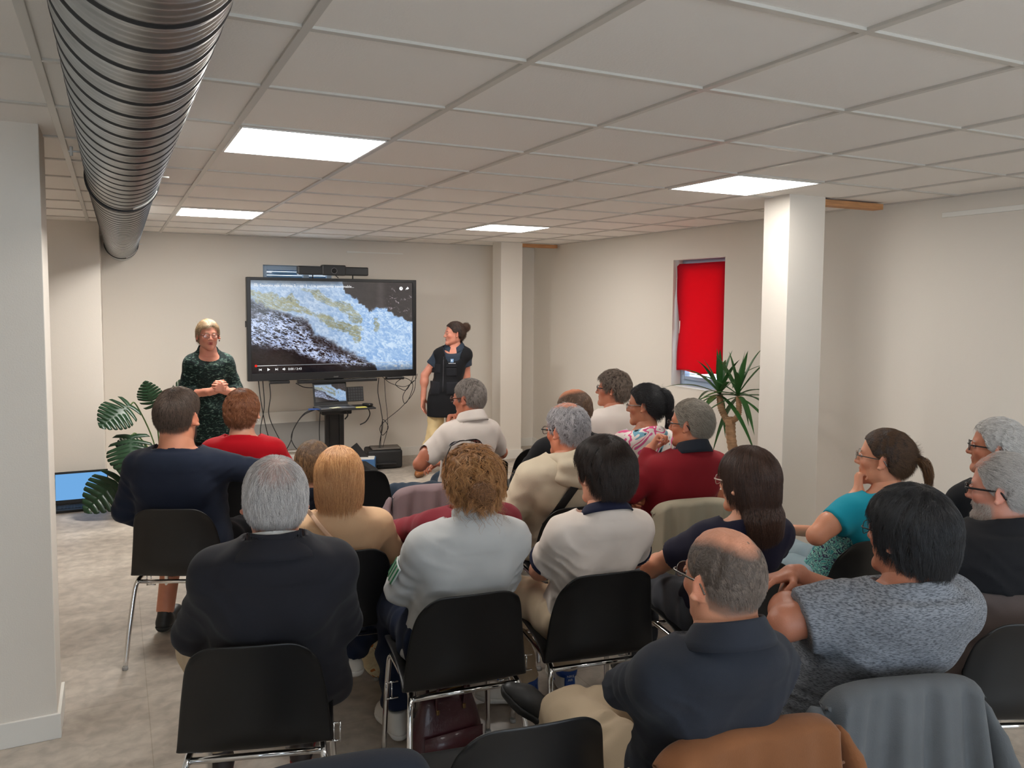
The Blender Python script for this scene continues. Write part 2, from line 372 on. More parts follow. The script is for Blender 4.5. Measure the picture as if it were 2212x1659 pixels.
# ================================================================ CHAIRS
SHELL = mat('black_shell_plastic', (.0095,.0092,.0095,1), .42, bump=.05, bscale=900, spec=.45)
CHROME = mat('chrome', (.80,.80,.80,1), .10, 1)
def chair_shell_mesh():
    def crom(P, n):
        return [(p.x, p.y) for p in bez([(a, b, 0) for a, b in P], n)]
    cen = crom([(.245,.418), (.235,.440), (.20,.452), (.10,.440), (-.03,.420), (-.14,.413), (-.207,.430), (-.236,.482), (-.240,.56), (-.247,.64), (-.258,.71), (-.272,.765)], 5)
    edg = crom([(.235,.424), (.222,.448), (.18,.470), (.08,.478), (-.03,.468), (-.115,.444), (-.172,.418), (-.176,.452), (-.180,.53), (-.192,.62), (-.215,.70), (-.250,.762)], 5)
    W = crom([(0,.155), (1,.188), (2,.208), (3,.214), (4,.214), (5,.215), (6,.218), (7,.215), (8,.207), (9,.196), (10,.182), (11,.158)], 5)
    N = len(cen); M = 33; P = []
    for j in range(M):
        u = -1+2*j/(M-1); row = []
        for i in range(N):
            k = abs(u)**2.4; c = Vector((0, cen[i][0], cen[i][1])); e = Vector((0, edg[i][0], edg[i][1])); q = c.lerp(e, k)
            w_ = W[i][1]
            # outward roll of the rim
            q.x = u*w_ + (math.copysign(.006, u)*max(0, abs(u)-.9)*10)
            q.z -= .038*(abs(u)**7)*max(0, (i-(N-14))/14)
            row.append(q)
        P.append(row)
    return P
def make_chair(label, group):
    t = thing('stacking_chair', label, 'chair', (0,0,0), 0, group)
    o = MB().grid(chair_shell_mesh(), .007).build('seat_shell', SHELL, t)
    m = o.modifiers.new('sub', 'SUBSURF'); m.levels = 1; m.render_levels = 1
    r = .0105
    for s in (-1, 1):
        p = bez([(s*.2104,.215,.012), (s*.2038,.205,.20), (s*.1945,.192,.36), (s*.1898,.17,.402), (s*.1889,.12,.408), (s*.1889,0,.408), (s*.1898,-.12,.404), (s*.1926,-.165,.392), (s*.2010,-.19,.34), (s*.2132,-.235,.15), (s*.2197,-.262,.012)], 5)
        MB().tube(p, r, 12).build('side_frame', CHROME, t)
        for x, y in ((s*.2108,.2155), (s*.2202,-.2635)):
            MB().lathe([(.0125,0), (.0135,.004), (.0125,.016)], (x, y, 0), 14).build('foot_cap', mat('grey_cap', sr(150,148,145), .4), t)
        g = MB(); X = s*.2076
        for z in (.30, .36): g.tube([(s*.1917,.04,z), (s*.2356,.04,z)], .003, 6)
        g.tube([(s*.2356,.04,.296), (s*.2356,.04,.364)], .003, 6).tube([(s*.2151,.04,.30), (s*.2151,.04,.36)], .003, 6)
        g.build('linking_bracket', CHROME, t)
    MB().tube([(-.193,-.165,.388), (.193,-.165,.388)], r*.95, 12).build('cross_bar', CHROME, t)
    MB().tube([(-.190,.165,.398), (.190,.165,.398)], r*.95, 12).build('cross_bar', CHROME, t)
    return t
def copy_tree(o, parent=None):
    c = o.copy(); COL.objects.link(c); c.parent = parent
    for ch in list(o.children): copy_tree(ch, c)
    return c
proto_chair = None
def chair(x, y, deg, label):
    global proto_chair
    if proto_chair is None: proto_chair = make_chair(label, 'black stacking chairs in the audience'); c = proto_chair
    else: c = copy_tree(proto_chair); c['label'] = label
    c.location = (x, y, 0); c.rotation_euler = (0, 0, math.radians(deg)); return c
for a in CHAIRS: chair(*a)
# ================================================================ SCREEN IMAGE
def vnoise(x, y, seed=0):
    rs = np.random.RandomState(seed); T = rs.rand(64, 64)
    xi = np.floor(x).astype(int); yi = np.floor(y).astype(int); fx = x-xi; fy = y-yi
    fx = fx*fx*(3-2*fx); fy = fy*fy*(3-2*fy)
    g = lambda a, b: T[a % 64, b % 64]
    return (g(xi,yi)*(1-fx)+g(xi+1,yi)*fx)*(1-fy)+(g(xi,yi+1)*(1-fx)+g(xi+1,yi+1)*fx)*fy
def fbm(x, y, o=5, seed=0):
    s = 0; a = .5; t = 0
    for k in range(o): s = s+a*vnoise(x*2**k, y*2**k, seed+k); t += a; a *= .55
    return s/t
def river(u, v):
    """u right, v down, both 0..1 -> rgb of the film still"""
    nz = lambda sx, sy, o, sd: fbm(u*sx, v*sy, o, sd)*2-1
    wx = .030*nz(14, 8, 4, 11)+.010*nz(60, 34, 2, 13); wy = .045*nz(14, 8, 4, 31)+.016*nz(60, 34, 2, 33)
    U = u+wx; V = v+wy
    X = lambda px: (np.array(px)-45)/2120.; Y = lambda py: (np.array(py)-45)/1230.
    cur = lambda px, py: np.interp(U, X(px), Y(py))
    S = lambda a, b, t: np.clip((t-a)/(b-a), 0, 1)**2*(3-2*np.clip((t-a)/(b-a), 0, 1))
    d = 34; a_ = u*d+v*d*.42; b_ = -u*d*.45+v*d*.9                    # flow coordinates
    f1 = fbm(a_*.35+3*wx*20, b_*1.0+3*wy*20, 5, 3); f2 = fbm(u*60+f1*4, v*36+f1*3, 4, 5); rid = 1-np.abs(2*fbm(a_*.6+f1*2, b_*1.4, 4, 7)-1)
    r2 = 1-np.abs(2*fbm(u*46+2*f1, v*30+2*f1, 3, 17)-1)
    foam = np.clip(.45*f1+.35*f2+.3*r2, 0, 1)
    base = np.stack([.36+.40*foam, .54+.32*foam, .80+.16*foam], -1)
    hi = (S(.62, .92, r2)*S(.35, .6, f2))[..., None]*.7; col = base*(1-hi)+np.array([.86,.93,1.])*hi
    gl = S(.75, .35, u)[..., None]*.55; grey = np.stack([.40+.40*foam, .47+.38*foam, .55+.38*foam], -1); col = col*(1-gl)+grey*gl
    # olive tongues
    up = cur([45,230,330,450,560,640,750,900,1130,1300,1470,1500], [190,215,200,280,190,330,400,480,580,630,670,900]); lo = cur([45,200,500,740,1000,1150,1300,1400,1440,1480], [300,380,440,490,600,700,770,900,860,500])
    oa = S(-.012, .012, V-up)*S(.012, -.012, V-lo)*S(.005, -.005, U-X(1478))
    up = cur([700,900,1060,1200,1290,1400,1450,1460], [165,185,310,290,330,470,600,660]); lo = cur([700,800,950,1100,1200,1350,1450], [175,250,340,400,510,610,640])
    ob = S(-.010, .014, V-up)*S(.012, -.012, V-lo)*S(-.005, .005, U-X(690))*S(.005, -.005, U-X(1455))
    oc = S(1.1, .8, np.sqrt(((U-X(1650))/.019)**2+((V-Y(650))/.088)**2))
    k = np.clip(oa+ob*.9+oc*.85, 0, 1)*(1-.70*S(.86, .97, rid)-.25*S(.80, .95, r2)); k = np.clip(k, 0, 1)[..., None]*.92
    ol = np.stack([.42+.32*f1, .42+.31*f1, .32+.26*f1], -1); col = col*(1-k)+ol*k
    # rocks and streaks lower left
    e = cur([45,250,420,600,780,850,1050,1200,1400,1550,1640,1700], [330,380,440,540,580,760,850,950,1040,1120,1230,1400]); r = S(-.03, .05, V-e)
    bl = cur([45,300,450,620,900,1600,1800], [870,890,940,1010,1130,1190,1300]); rb = S(-.02, .04, V-bl)
    far = S(.0, .28, V-e+.02)
    n1_ = 1-np.abs(2*fbm(a_*1.1+2.5*f1, b_*2.4+2.0*f1, 3, 21)-1); n2_ = fbm(u*70+3*f1, v*46, 3, 61)
    st = S(.90-.16*far, .985-.10*far, n1_)+.8*S(.56-.05*far, .70, n2_)*S(.02, .16, far); pk = S(.30, .62, fbm(u*9, v*8, 3, 41)+.5*far-.12); st = np.clip(st, 0, 1)*(.35+.65*pk)*(1-.95*rb)
    dark = np.stack([.12+.07*f2, .09+.06*f2, .09+.06*f2], -1)*(1-.25*rb[..., None]); sc_ = np.stack([.60+.3*f2, .68+.25*f2, .88+.12*f2], -1)
    rc = dark*(1-st[..., None])+sc_*st[..., None]; r = r[..., None]; col = col*(1-r)+rc*r
    # dark wall of rock upper right
    e = cur([1150,1240,1330,1430,1500,1560,1620,1700,1790,1850,1930,2050,2165], [-60,150,240,290,390,440,420,395,395,450,505,540,600]); k = S(.016, -.010, V-e-.045*(r2-.55)*S(.85, .6, u))
    sp = S(.90, .97, r2)*S(.80, .86, u)*S(.22, .05, np.abs(v-.2-.15*(u-.8)))*S(.5, .7, f2)*.9
    bk = np.stack([.25+.05*f1+.1*u*0, .235+.045*f1, .235+.04*f1], -1)*(1+.22*np.exp(-((u-.79)/.025)**2))[..., None]; bk = bk*(1-sp[..., None])+np.array([.78,.72,.74])*sp[..., None]; k = k[..., None]; col = col*(1-k)+bk*k
    tp = (S(.075, .0, v)*S(.62, .5, u))[..., None]*.75; col = col*(1-tp)+np.array([.30,.32,.34])*tp
    bt = (S(.90, 1.0, v))[..., None]*.45; col = col*(1-bt)+np.array([.05,.08,.12])*bt
    return np.clip(col, 0, 1)
def screen_grid(name, w_, h_, nx, m, parent, loc, rot=(0,0,0)):
    ny = int(nx*h_/w_); xs = np.linspace(-w_/2, w_/2, nx); zs = np.linspace(h_/2, -h_/2, ny)
    XX, ZZ = np.meshgrid(xs, zs, indexing='ij'); V = np.stack([XX, 0*XX, ZZ], -1).reshape(-1, 3)
    idx = np.arange(nx*ny).reshape(nx, ny); F = np.stack([idx[:-1,:-1], idx[:-1,1:], idx[1:,1:], idx[1:,:-1]], -1).reshape(-1, 4)
    o = np_mesh(name, V, F, [m], parent, river(XX/w_+.5, .5-ZZ/h_).reshape(-1, 3)**2.2, smooth=False); o.location = loc; o.rotation_euler = rot; return o
def np_mesh(name, V, F, mats, parent=None, colors=None, smooth=True):
    me = bpy.data.meshes.new(name); n = len(V); k = F.shape[1]
    me.vertices.add(n); me.vertices.foreach_set('co', np.ascontiguousarray(V, np.float32).ravel())
    me.loops.add(F.size); me.loops.foreach_set('vertex_index', np.ascontiguousarray(F, np.int32).ravel())
    me.polygons.add(len(F)); me.polygons.foreach_set('loop_start', np.arange(0, F.size, k, dtype=np.int32))
    me.polygons.foreach_set('use_smooth', np.full(len(F), smooth)); me.update(calc_edges=True)
    for m in mats: me.materials.append(m)
    if colors is not None:
        a = me.attributes.new('tint', 'FLOAT_COLOR', 'POINT'); c = np.ones((n, 4), np.float32); c[:, :3] = colors; a.data.foreach_set('color', c.ravel())
    o = bpy.data.objects.new(name, me); COL.objects.link(o); o.parent = parent; return o
def attr_emit(name, s):
    m = glow(name, (1,1,1,1), s); nt = m.node_tree; a = nt.nodes.new('ShaderNodeAttribute'); a.attribute_name = 'tint'
    e = [x for x in nt.nodes if x.type == 'EMISSION'][0]; nt.links.new(a.outputs['Color'], e.inputs[0])
    g = nt.nodes.new('ShaderNodeBsdfGlossy'); g.inputs['Roughness'].default_value = .12; g.inputs[0].default_value = (.05,.05,.05,1)
    ad = nt.nodes.new('ShaderNodeAddShader'); o = [x for x in nt.nodes if x.type == 'OUTPUT_MATERIAL'][0]
    nt.links.new(e.outputs[0], ad.inputs[0]); nt.links.new(g.outputs[0], ad.inputs[1]); nt.links.new(ad.outputs[0], o.inputs[0]); return m
# ================================================================ BIG SCREEN ON ITS STAND
BLK = mat('black_plastic', (.012,.012,.013,1), .35); BLKM = mat('black_matt', (.015,.015,.016,1), .6)
TX = glow('screen_text', (1,1,1,1), 1.0); TXD = glow('screen_text_dim', (.75,.8,.85,1), .6); REDG = glow('screen_red', (1,.03,.02,1), .9)
TVX, TVY, TVZ = 2.162, 6.10, 1.455; TW, TH = 1.700, 1.000
tv = thing('touch_screen', 'large black framed screen showing a foaming river, on a stand at the back wall', 'screen', (TVX, TVY, 0))
g = MB()
for s in (-1, 1): g.box((s*(TW/2-.02), 0, TVZ), (.04, .07, TH), .006)
g.box((0, 0, TVZ+TH/2-.015), (TW-.06, .068, .03), .003); g.box((0, 0, TVZ-TH/2+.035), (TW-.06, .068, .07), .003); g.box((0, .035, TVZ), (TW-.05, .05, TH-.05), .005)
g.build('bezel', BLK, tv)
SW, SH = TW-.075, TH-.095; SZ = TVZ+.02
screen_grid('display', SW, SH, 640, attr_emit('river_film', 1.0), tv, (0, -.018, SZ))
fy = -.0205
text('Sauvons nos rivières 2 – ep. 1 – Un patrimoine inestimable...', .0375, 'title_text', TX, tv, (-SW/2+.088, fy, SZ+SH/2-.062))
g = MB()
for k, z in enumerate((.012, .002, -.008)): g.box((-SW/2+.05-.003*(k == 2), fy, SZ+SH/2-.048+z), (.030-.008*(k == 2), .001, .004))
g.poly([(-SW/2+.062, fy, SZ+SH/2-.064), (-SW/2+.072, fy, SZ+SH/2-.058), (-SW/2+.062, fy, SZ+SH/2-.050)]); g.build('playlist_icon', TX, tv)
g = MB().lathe([(.019, 0), (.019, .001)], n=24).build('clock_icon', TX, tv, loc=(SW/2-.125, fy+.001, SZ+SH/2-.062), rot=(math.pi/2, 0, 0))
MB().box((0, -.0015, .006), (.003, .001, .013)).box((.004, -.0015, 0), (.009, .001, .003)).build('clock_hands', mat('icon_grey', sr(90,90,95), .5), tv, loc=(SW/2-.125, fy, SZ+SH/2-.062))
a = (SW/2-.06, SZ+SH/2-.062)
MB().poly([(a[0]+.022, fy, a[1]+.004), (a[0]+.002, fy, a[1]-.013), (a[0]+.002, fy, a[1]-.004), (a[0]-.018, fy, a[1]-.016), (a[0]-.008, fy, a[1]+.007), (a[0]+.002, fy, a[1]+.011), (a[0]+.002, fy, a[1]+.021)]).build('share_icon', TX, tv)
zb = SZ-SH/2+.080
MB().box((.03, fy, zb), (SW-.10, .001, .0035)).build('progress_bar', TXD, tv)
MB().box((-SW/2+.14, fy-.0006, zb), (.20, .001, .0045)).build('progress_loaded', TX, tv)
MB().lathe([(.012, 0), (.012, .001)], n=24).build('progress_dot', REDG, tv, loc=(-SW/2+.042, fy-.001, zb), rot=(math.pi/2, 0, 0))
zc = SZ-SH/2+.042; x = -SW/2
def tri(g, x, z, s, d=1): g.poly([(x-s*d*.8, fy, z-s), (x+s*d, fy, z), (x-s*d*.8, fy, z+s)][::d])
g = MB(); tri(g, x+.085, zc, .011, -1); g.box((x+.072, fy, zc), (.004, .001, .022)); g.build('previous_icon', TX, tv)
g = MB(); tri(g, x+.16, zc, .015); g.build('play_icon', TX, tv)
g = MB(); tri(g, x+.232, zc, .011); g.box((x+.246, fy, zc), (.004, .001, .022)); g.build('next_icon', TX, tv)
g = MB(); g.box((x+.296, fy, zc), (.010, .001, .010)); g.poly([(x+.298, fy, zc-.005), (x+.312, fy, zc-.014), (x+.312, fy, zc+.014), (x+.298, fy, zc+.005)]); g.box((x+.318, fy, zc), (.003, .001, .012)); g.build('sound_icon', TX, tv)
text('0:00 / 2:43', .031, 'time_text', TX, tv, (x+.345, fy, zc-.011))
x = SW/2
g = MB(); g.box((x-.185, fy, zc), (.028, .001, .020)); g.build('subtitle_icon', TXD, tv)
MB().lathe([(.013, 0), (.013, .001)], n=8).build('settings_icon', TXD, tv, loc=(x-.118, fy+.001, zc), rot=(math.pi/2, 0, 0))
g = MB()
for s in (-1, 1): g.box((x-.055+s*.011, fy, zc), (.003, .001, .022)); [g.box((x-.055+s*.008, fy, zc+q*.010), (.007, .001, .003)) for q in (-1, 1)]
g.build('fullscreen_icon', TXD, tv)
text('SHARP', .016, 'maker_mark', mat('logo_grey', sr(150,150,150), .4), tv, (0, -.0375, TVZ-TH/2+.014), align='CENTER')
for s in (-1, 1): MB().box((s*.62 if s > 0 else -.55, -.01, TVZ-TH/2-.018), (.19, .06, .028), .006).build('speaker_foot', BLK, tv)
MB().box((.02, -.02, TVZ-TH/2-.022), (.80, .07, .030), .005).build('pen_tray', BLK, tv)
MB().box((-TW/2-.004, .01, TVZ+.05), (.01, .03, .06), .002).build('side_ports', BLKM, tv)
# stand
g = MB(); g.box((0, .055, .62), (.085, .05, 1.20), .003).box((-.048, .05, .62), (.012, .06, 1.20), .002).box((.048, .05, .62), (.012, .06, 1.20), .002).box((0, .055, .62), (.19, .045, 1.20), .003)
g.build('stand_column', BLKM, tv)
MB().box((0, .05, 1.25), (.5, .03, .35), .004).build('mounting_plate', BLKM, tv)
MB().box((-.22, -.20, .10), (.08, .80, .05), .008).box((.22, -.20, .10), (.08, .80, .05), .008).box((0, .03, .10), (.5, .12, .06), .008).build('stand_base', BLKM, tv)
for sx in (-.22, .22):
    for yy in (-.56, .15): MB().lathe([(.03, -.012), (.03, .012)], n=20).build('caster', BLKM, tv, loc=(sx, yy, .037), rot=(0, math.pi/2, 0))
tr = MB().box((.05, -.16, .672), (.56, .30, .016), .004).build('laptop_shelf', BLKM, tv)
MB().box((0, -.02, .63), (.30, .10, .07), .01).build('shelf_bracket', BLKM, tv)
# things on the shelf
lp = thing('laptop', 'small laptop on the stand shelf mirroring the river film', 'laptop', (TVX-.055, TVY-.16, .681), math.radians(4))
SIL = mat('laptop_silver', sr(120,122,126), .35, .6)
MB().box((0, -.03, .008), (.345, .235, .014), .004).build('keyboard_base', SIL, lp)
RL = Matrix.Rotation(math.radians(-14), 3, 'X')
MB().box((0, .115, .125), (.345, .008, .235), .004, RL).build('lid', BLK, lp)
o = screen_grid('display', .315, .178, 200, attr_emit('river_small', .75), lp, (0, .1085, .133), (math.radians(-14), 0, 0))
g = MB()
for r_ in range(5): g.box((0, .02-.022*r_, .0155), (.29, .016, .002), .0008)
g.build('keys', BLKM, lp)
kb = MB().box((.03, .055, .105), (.46, .018, .15), .004, Matrix.Rotation(math.radians(-12), 3, 'X')).build('keyboard', BLKM, None, loc=(TVX+.03, TVY-.05, .681))
KEY = mat('key_grey', sr(52,52,54), .5)
g = MB()
for r_ in range(5):
    for c_ in range(17): g.box((.03-.215+c_*.0265, .055-.011+(.06-.028*r_)*.21, .105+(.056-.028*r_)), (.021, .004, .021), .002, Matrix.Rotation(math.radians(-12), 3, 'X'))
g.build('keys', KEY, kb); tag(kb, 'black keyboard propped upright behind the laptop on the stand', 'keyboard')
ms = MB(); ms.box((0,0,.016), (.062,.105,.03), .014, seg=4); o = ms.build('computer_mouse', BLK, None, loc=(TVX+.275, TVY-.20, .681), smooth=True); o.rotation_euler = (0,0,.6); tag(o, 'black computer mouse at the right end of the stand shelf', 'mouse')
o = MB().box((0,0,.002), (.11,.075,.004), .001).build('sticky_notes', mat('yellow_paper', sr(226,216,110), .8), None, loc=(TVX+.19, TVY-.26, .681)); tag(o, 'yellow sticky note pad on the front edge of the stand shelf', 'paper')
o = MB().box((0,0,.0), (.11,.06,.002), 0).build('paper_slip', mat('cream_paper', sr(225,226,196), .8), None, loc=(TVX-.075, TVY-.305, .698), rot=(0,0,.5)); tag(o, 'cream paper slip lying on the laptop keyboard', 'paper')
o = MB().box((0,0,.0), (.20,.09,.003), 0).build('blue_folder', mat('blue_card', sr(50,82,150), .6), None, loc=(TVX-.22, TVY-.24, .684), rot=(0,0,-.15)); tag(o, 'blue folder under the left corner of the laptop', 'folder')
# camera bar on top
cb = thing('conference_camera', 'black conference camera bar standing on top of the big screen', 'camera', (2.14, 6.07, TVZ+TH/2+.012))
MB().box((0, 0, .062), (.70, .09, .085), .010).build('speaker_bar', BLK, cb)
MB().box((-.0, -.01, .068), (.235, .09, .104), .010).build('camera_block', BLK, cb)
MB().tube([(.028*math.cos(a*math.pi/12), -.056, .062+.028*math.sin(a*math.pi/12)) for a in range(24)], .003, 6, True).build('lens_ring', mat('lens_grey', sr(95,95,98), .3), cb)
MB().lathe([(.022, 0), (.018, .006)], n=24).build('lens', mat('lens_glass', (.01,.01,.012,1), .05), cb, loc=(0, -.055, .062), rot=(math.pi/2, 0, 0))
MB().tube([(.20, 0, .02), (.20, 0, -.012)], .006).tube([(-.2, 0, .02), (-.2, 0, -.012)], .006).tube([(.02, -.01, .02), (.05, -.02, -.008)], .004).build('foot', BLKM, cb)
# cables hanging by the stand
def cable(pts, label, r=.0045, m=None):
    o = MB().tube(bez(pts, 8), r, 8).build('cable', m or BLKM); return tag(o, label, 'cable', 'cables hanging around the screen stand')
Yc = 6.12
cable([(1.42,Yc,.95), (1.44,Yc,.75), (1.50,Yc+.05,.45), (1.58,Yc,.16), (1.66,Yc-.1,.02)], 'black cable from the screen left corner down to the floor, the outer one')
cable([(1.46,Yc,.95), (1.47,Yc,.70), (1.43,Yc,.45), (1.48,Yc,.2), (1.50,Yc-.1,.02)], 'black cable falling nearly straight from the screen left corner')
cable([(1.52,Yc,.95), (1.53,Yc,.80), (1.52,Yc+.03,.6), (1.62,Yc,.35), (1.74,Yc-.05,.12), (1.76,Yc-.12,.02)], 'black cable under the screen left side, slanting to the stand foot')
cable([(1.93,Yc-.2,.68), (1.82,Yc-.15,.63), (1.73,Yc-.1,.48), (1.70,Yc-.1,.36), (1.62,Yc-.1,.20), (1.59,Yc-.2,.05), (1.60,Yc-.3,.01)], 'black cable from the shelf left end, the branch curving left')
cable([(1.93,Yc-.19,.675), (1.80,Yc-.14,.60), (1.71,Yc-.09,.42), (1.74,Yc-.1,.30), (1.84,Yc-.1,.2), (1.87,Yc-.2,.04), (1.9,Yc-.3,.01)], 'black cable from the shelf left end, the branch bending right')
cable([(1.99,Yc-.1,.66), (1.98,Yc-.1,.4), (2.0,Yc-.1,.18), (2.05,Yc-.15,.02)], 'thin cable hanging straight left of the stand column')
cable([(2.62,Yc,.94), (2.61,Yc,.80), (2.64,Yc,.62), (2.66,Yc,.45), (2.63,Yc,.28), (2.60,Yc-.05,.12), (2.58,Yc-.1,.02)], 'black cable right of the stand, the left of the two straight ones')
cable([(2.68,Yc,.94), (2.69,Yc,.75), (2.71,Yc,.55), (2.71,Yc,.40), (2.66,Yc,.2), (2.63,Yc-.1,.02)], 'thin cable right of the stand, the right of the two straight ones', .003)
cable([(3.02,Yc,.95), (3.0,Yc,.78), (2.86,Yc,.62), (2.70,Yc,.50), (2.63,Yc,.42), (2.66,Yc,.34), (2.72,Yc,.42), (2.66,Yc,.50), (2.64,Yc,.3), (2.62,Yc-.05,.12), (2.60,Yc-.1,.02)], 'long cable slanting from the screen right corner to the floor by the box', .0035)
cable([(3.0,Yc,.96), (2.96,Yc,.86), (2.90,Yc,.80), (2.80,Yc,.87), (2.90,Yc,.93), (2.99,Yc,.86), (2.95,Yc,.72), (2.90,Yc,.66), (2.88,Yc,.74), (2.94,Yc,.84), (3.0,Yc,.90)], 'looped cable bundle under the screen right corner', .0035)
cable([(2.66,Yc,.95), (2.75,Yc,.88), (2.90,Yc,.84), (3.01,Yc,.90), (3.04,Yc,.97)], 'cable sagging between the pen tray and the screen right corner', .003)
cable([(1.77,Yc-.02,.92), (1.86,Yc-.02,.875), (2.0,Yc-.02,.87), (2.1,Yc,.89)], 'cable sagging under the pen tray left side')
cable([(2.44,Yc-.22,.67), (2.46,Yc-.22,.60), (2.42,Yc-.22,.53), (2.36,Yc-.22,.50)], 'short black lead dangling from the shelf right end', .006)
cable([(2.22,Yc-.2,.66), (2.24,Yc-.2,.60), (2.21,Yc-.2,.56)], 'short black lead dangling under the laptop', .007)
# white board and grey panel low on the back wall
tag(MB().box2((1.30, Y1-.03, .14), (2.08, Y1-.001, .575), .004).build('wall_board', WHITE), 'white board fixed low on the back wall behind the cables', 'board')
tag(MB().box2((1.43, Y1-.045, .17), (2.26, Y1-.031, .455), .003).build('grey_panel', mat('grey_panel', sr(150,148,145), .6)), 'flat grey panel low on the back wall behind the stand column', 'panel')
# floor clutter by the stand
pr = thing('printer', 'dark office printer box on the floor right of the screen stand', 'printer', (2.68, 6.18, 0), math.radians(-8))
MB().box((0, 0, .10), (.36, .30, .19), .02).build('body', BLKM, pr); MB().box((.02, -.02, .205), (.30, .22, .012), .004).build('lid', mat('printer_grey', sr(105,98,92), .5), pr)
MB().box((-.02, -.17, .06), (.26, .04, .02), .005).build('paper_tray', BLK, pr)
bx = thing('document_box', 'open blue and white document box on the floor beside the printer', 'box', (2.42, 6.0, 0), math.radians(-20))
MB().box((0, 0, .07), (.24, .18, .14), .003).build('body', mat('box_blue', sr(70,112,160), .6), bx)
MB().box((-.06, .03, .16), (.22, .02, .15), .002, Matrix.Rotation(.9, 3, 'Y')).build('lid', BLKM, bx)
MB().box((0, 0, .142), (.22, .16, .006), .001).build('papers', mat('paper_white', sr(225,222,215), .8), bx)
MB().box((-.075, .015, .175), (.05, .002, .03), 0, Matrix.Rotation(.9, 3, 'Y')).build('lid_label', PLAST, bx)
tag(MB().box((0, 0, .012), (.32, .22, .022), .005).build('laptop_closed', mat('dark_blue_plastic', sr(40,48,66), .4), None, loc=(1.88, 5.92, .0), rot=(0, 0, .2)), 'closed dark blue laptop on the floor left of the screen stand', 'laptop')
tag(MB().tube(bez([(1.58,5.9,.02), (1.66,5.83,.03), (1.74,5.95,.02), (1.62,6.02,.03), (1.56,5.95,.02), (1.5,5.85,.02)], 8), .006).box((1.64,5.93,.02), (.20,.05,.035), .006).build('power_strip', BLKM), 'black power strip with coiled lead on the floor by the back wall', 'power strip')
# laptop on the floor, left
l2 = thing('laptop', 'open laptop with a plain light blue screen on the floor by the left wall', 'laptop', (-.10, 5.56, 0), math.radians(0))
MB().box((0, -.03, .011), (.40, .22, .020), .004).build('keyboard_base', BLKM, l2)
MB().box((0, .10, .155), (.40, .010, .27), .004, Matrix.Rotation(math.radians(-8), 3, 'X')).build('lid', BLK, l2)
MB().box((0, .0935, .165), (.385, .002, .215), 0, Matrix.Rotation(math.radians(-8), 3, 'X')).build('display', glow('blue_screen', sr(112,170,226), 1.0), l2)
g = MB(); g.box((.0, -.02, .0215), (.35, .13, .003), .001)
for r_ in range(5):
    for c_ in range(14): g.box((-.165+c_*.0255, .03-.025*r_, .024), (.020, .019, .003), .001)
g.build('keys', KEY, l2)
MB().box((.14, .086, .042), (.03, .002, .006), 0, Matrix.Rotation(math.radians(-8), 3, 'X')).build('badge', PLAST, l2)
# ================================================================ PLANTS
LEAF = mat('monstera_leaf', sr(34,62,40), .35, var=.3, vscale=7, trans=.12); STEM = mat('plant_stem', sr(78,104,52), .5)
POT = mat('terracotta', sr(150,92,66), .8, var=.1)
def monstera_leaf(name, base, tip_dir, up, L, W, parent, m=LEAF):
    """heart shaped leaf with deep side splits; base = stalk joint"""
    a = Vector(tip_dir).normalized(); n = (Vector(up)-a*Vector(up).dot(a)).normalized(); s = a.cross(n)
    b = bmesh.new(); base = Vector(base); N = 9; ids = []
    def P(u, v):   # u along -.18..1, v sideways -1..1 of half width
        droop = -.20*max(0, u)**2*L - .10*abs(v)**2*L*.5
        return base + a*(u*L) + s*(v*W*.5) + n*droop
    mid = [b.verts.new(P(k/40, 0)) for k in range(41)]
    for sgn in (-1, 1):
        for k in range(N):
            u0, u1 = k/N, (k+1)/N
            # lobe from midrib to margin, sweeping towards the tip
            def hw(u): return (math.sin(math.pi*min(1, (u+.10)/1.12)**.72))**.8
            rows = []; M = 7
            for j in range(M+1):
                t_ = j/M; sweep = .16*t_**1.3*(1-u0) - (.30*(1-t_)*0) - (.22*t_ if k == 0 else (.08*t_ if k == 1 else 0))
                gap = (.0 if t_ < .45 else .34*((t_-.45)/.55)**.8)*(u1-u0)/2
                w0 = hw(u0+.02)*t_; w1 = hw(u1-.01)*t_
                if k == N-1: w1 *= .12
                rows.append((P(u0+gap+sweep, sgn*w0), P((u0+u1)/2+sweep*1.05+.01*t_, sgn*(w0+w1)/2*1.03), P(min(1, u1-gap+sweep), sgn*w1)))
            vs = [[b.verts.new(p) for p in r] for r in rows]
            for j in range(M):
                for q in range(2):
                    f = [vs[j][q], vs[j][q+1], vs[j+1][q+1], vs[j+1][q]]
                    f = b.faces.new(f if sgn > 0 else f[::-1]); f.smooth = True
    bmesh.ops.remove_doubles(b, verts=b.verts, dist=.0005)
    bmesh.ops.recalc_face_normals(b, faces=b.faces)
    g = MB(); g._join2(b); o = g.build(name, m, parent); md = o.modifiers.new('t', 'SOLIDIFY'); md.thickness = .0012; return o
mo = thing('monstera', 'potted monstera with large split leaves by the left wall corner', 'plant', (.50, 5.30, 0))
MB().lathe([(.11,0), (.14,.10), (.155,.24), (.165,.26), (.15,.26), (.14,.22), (.0,.22)], n=32).build('pot', POT, mo)
random.seed(4)
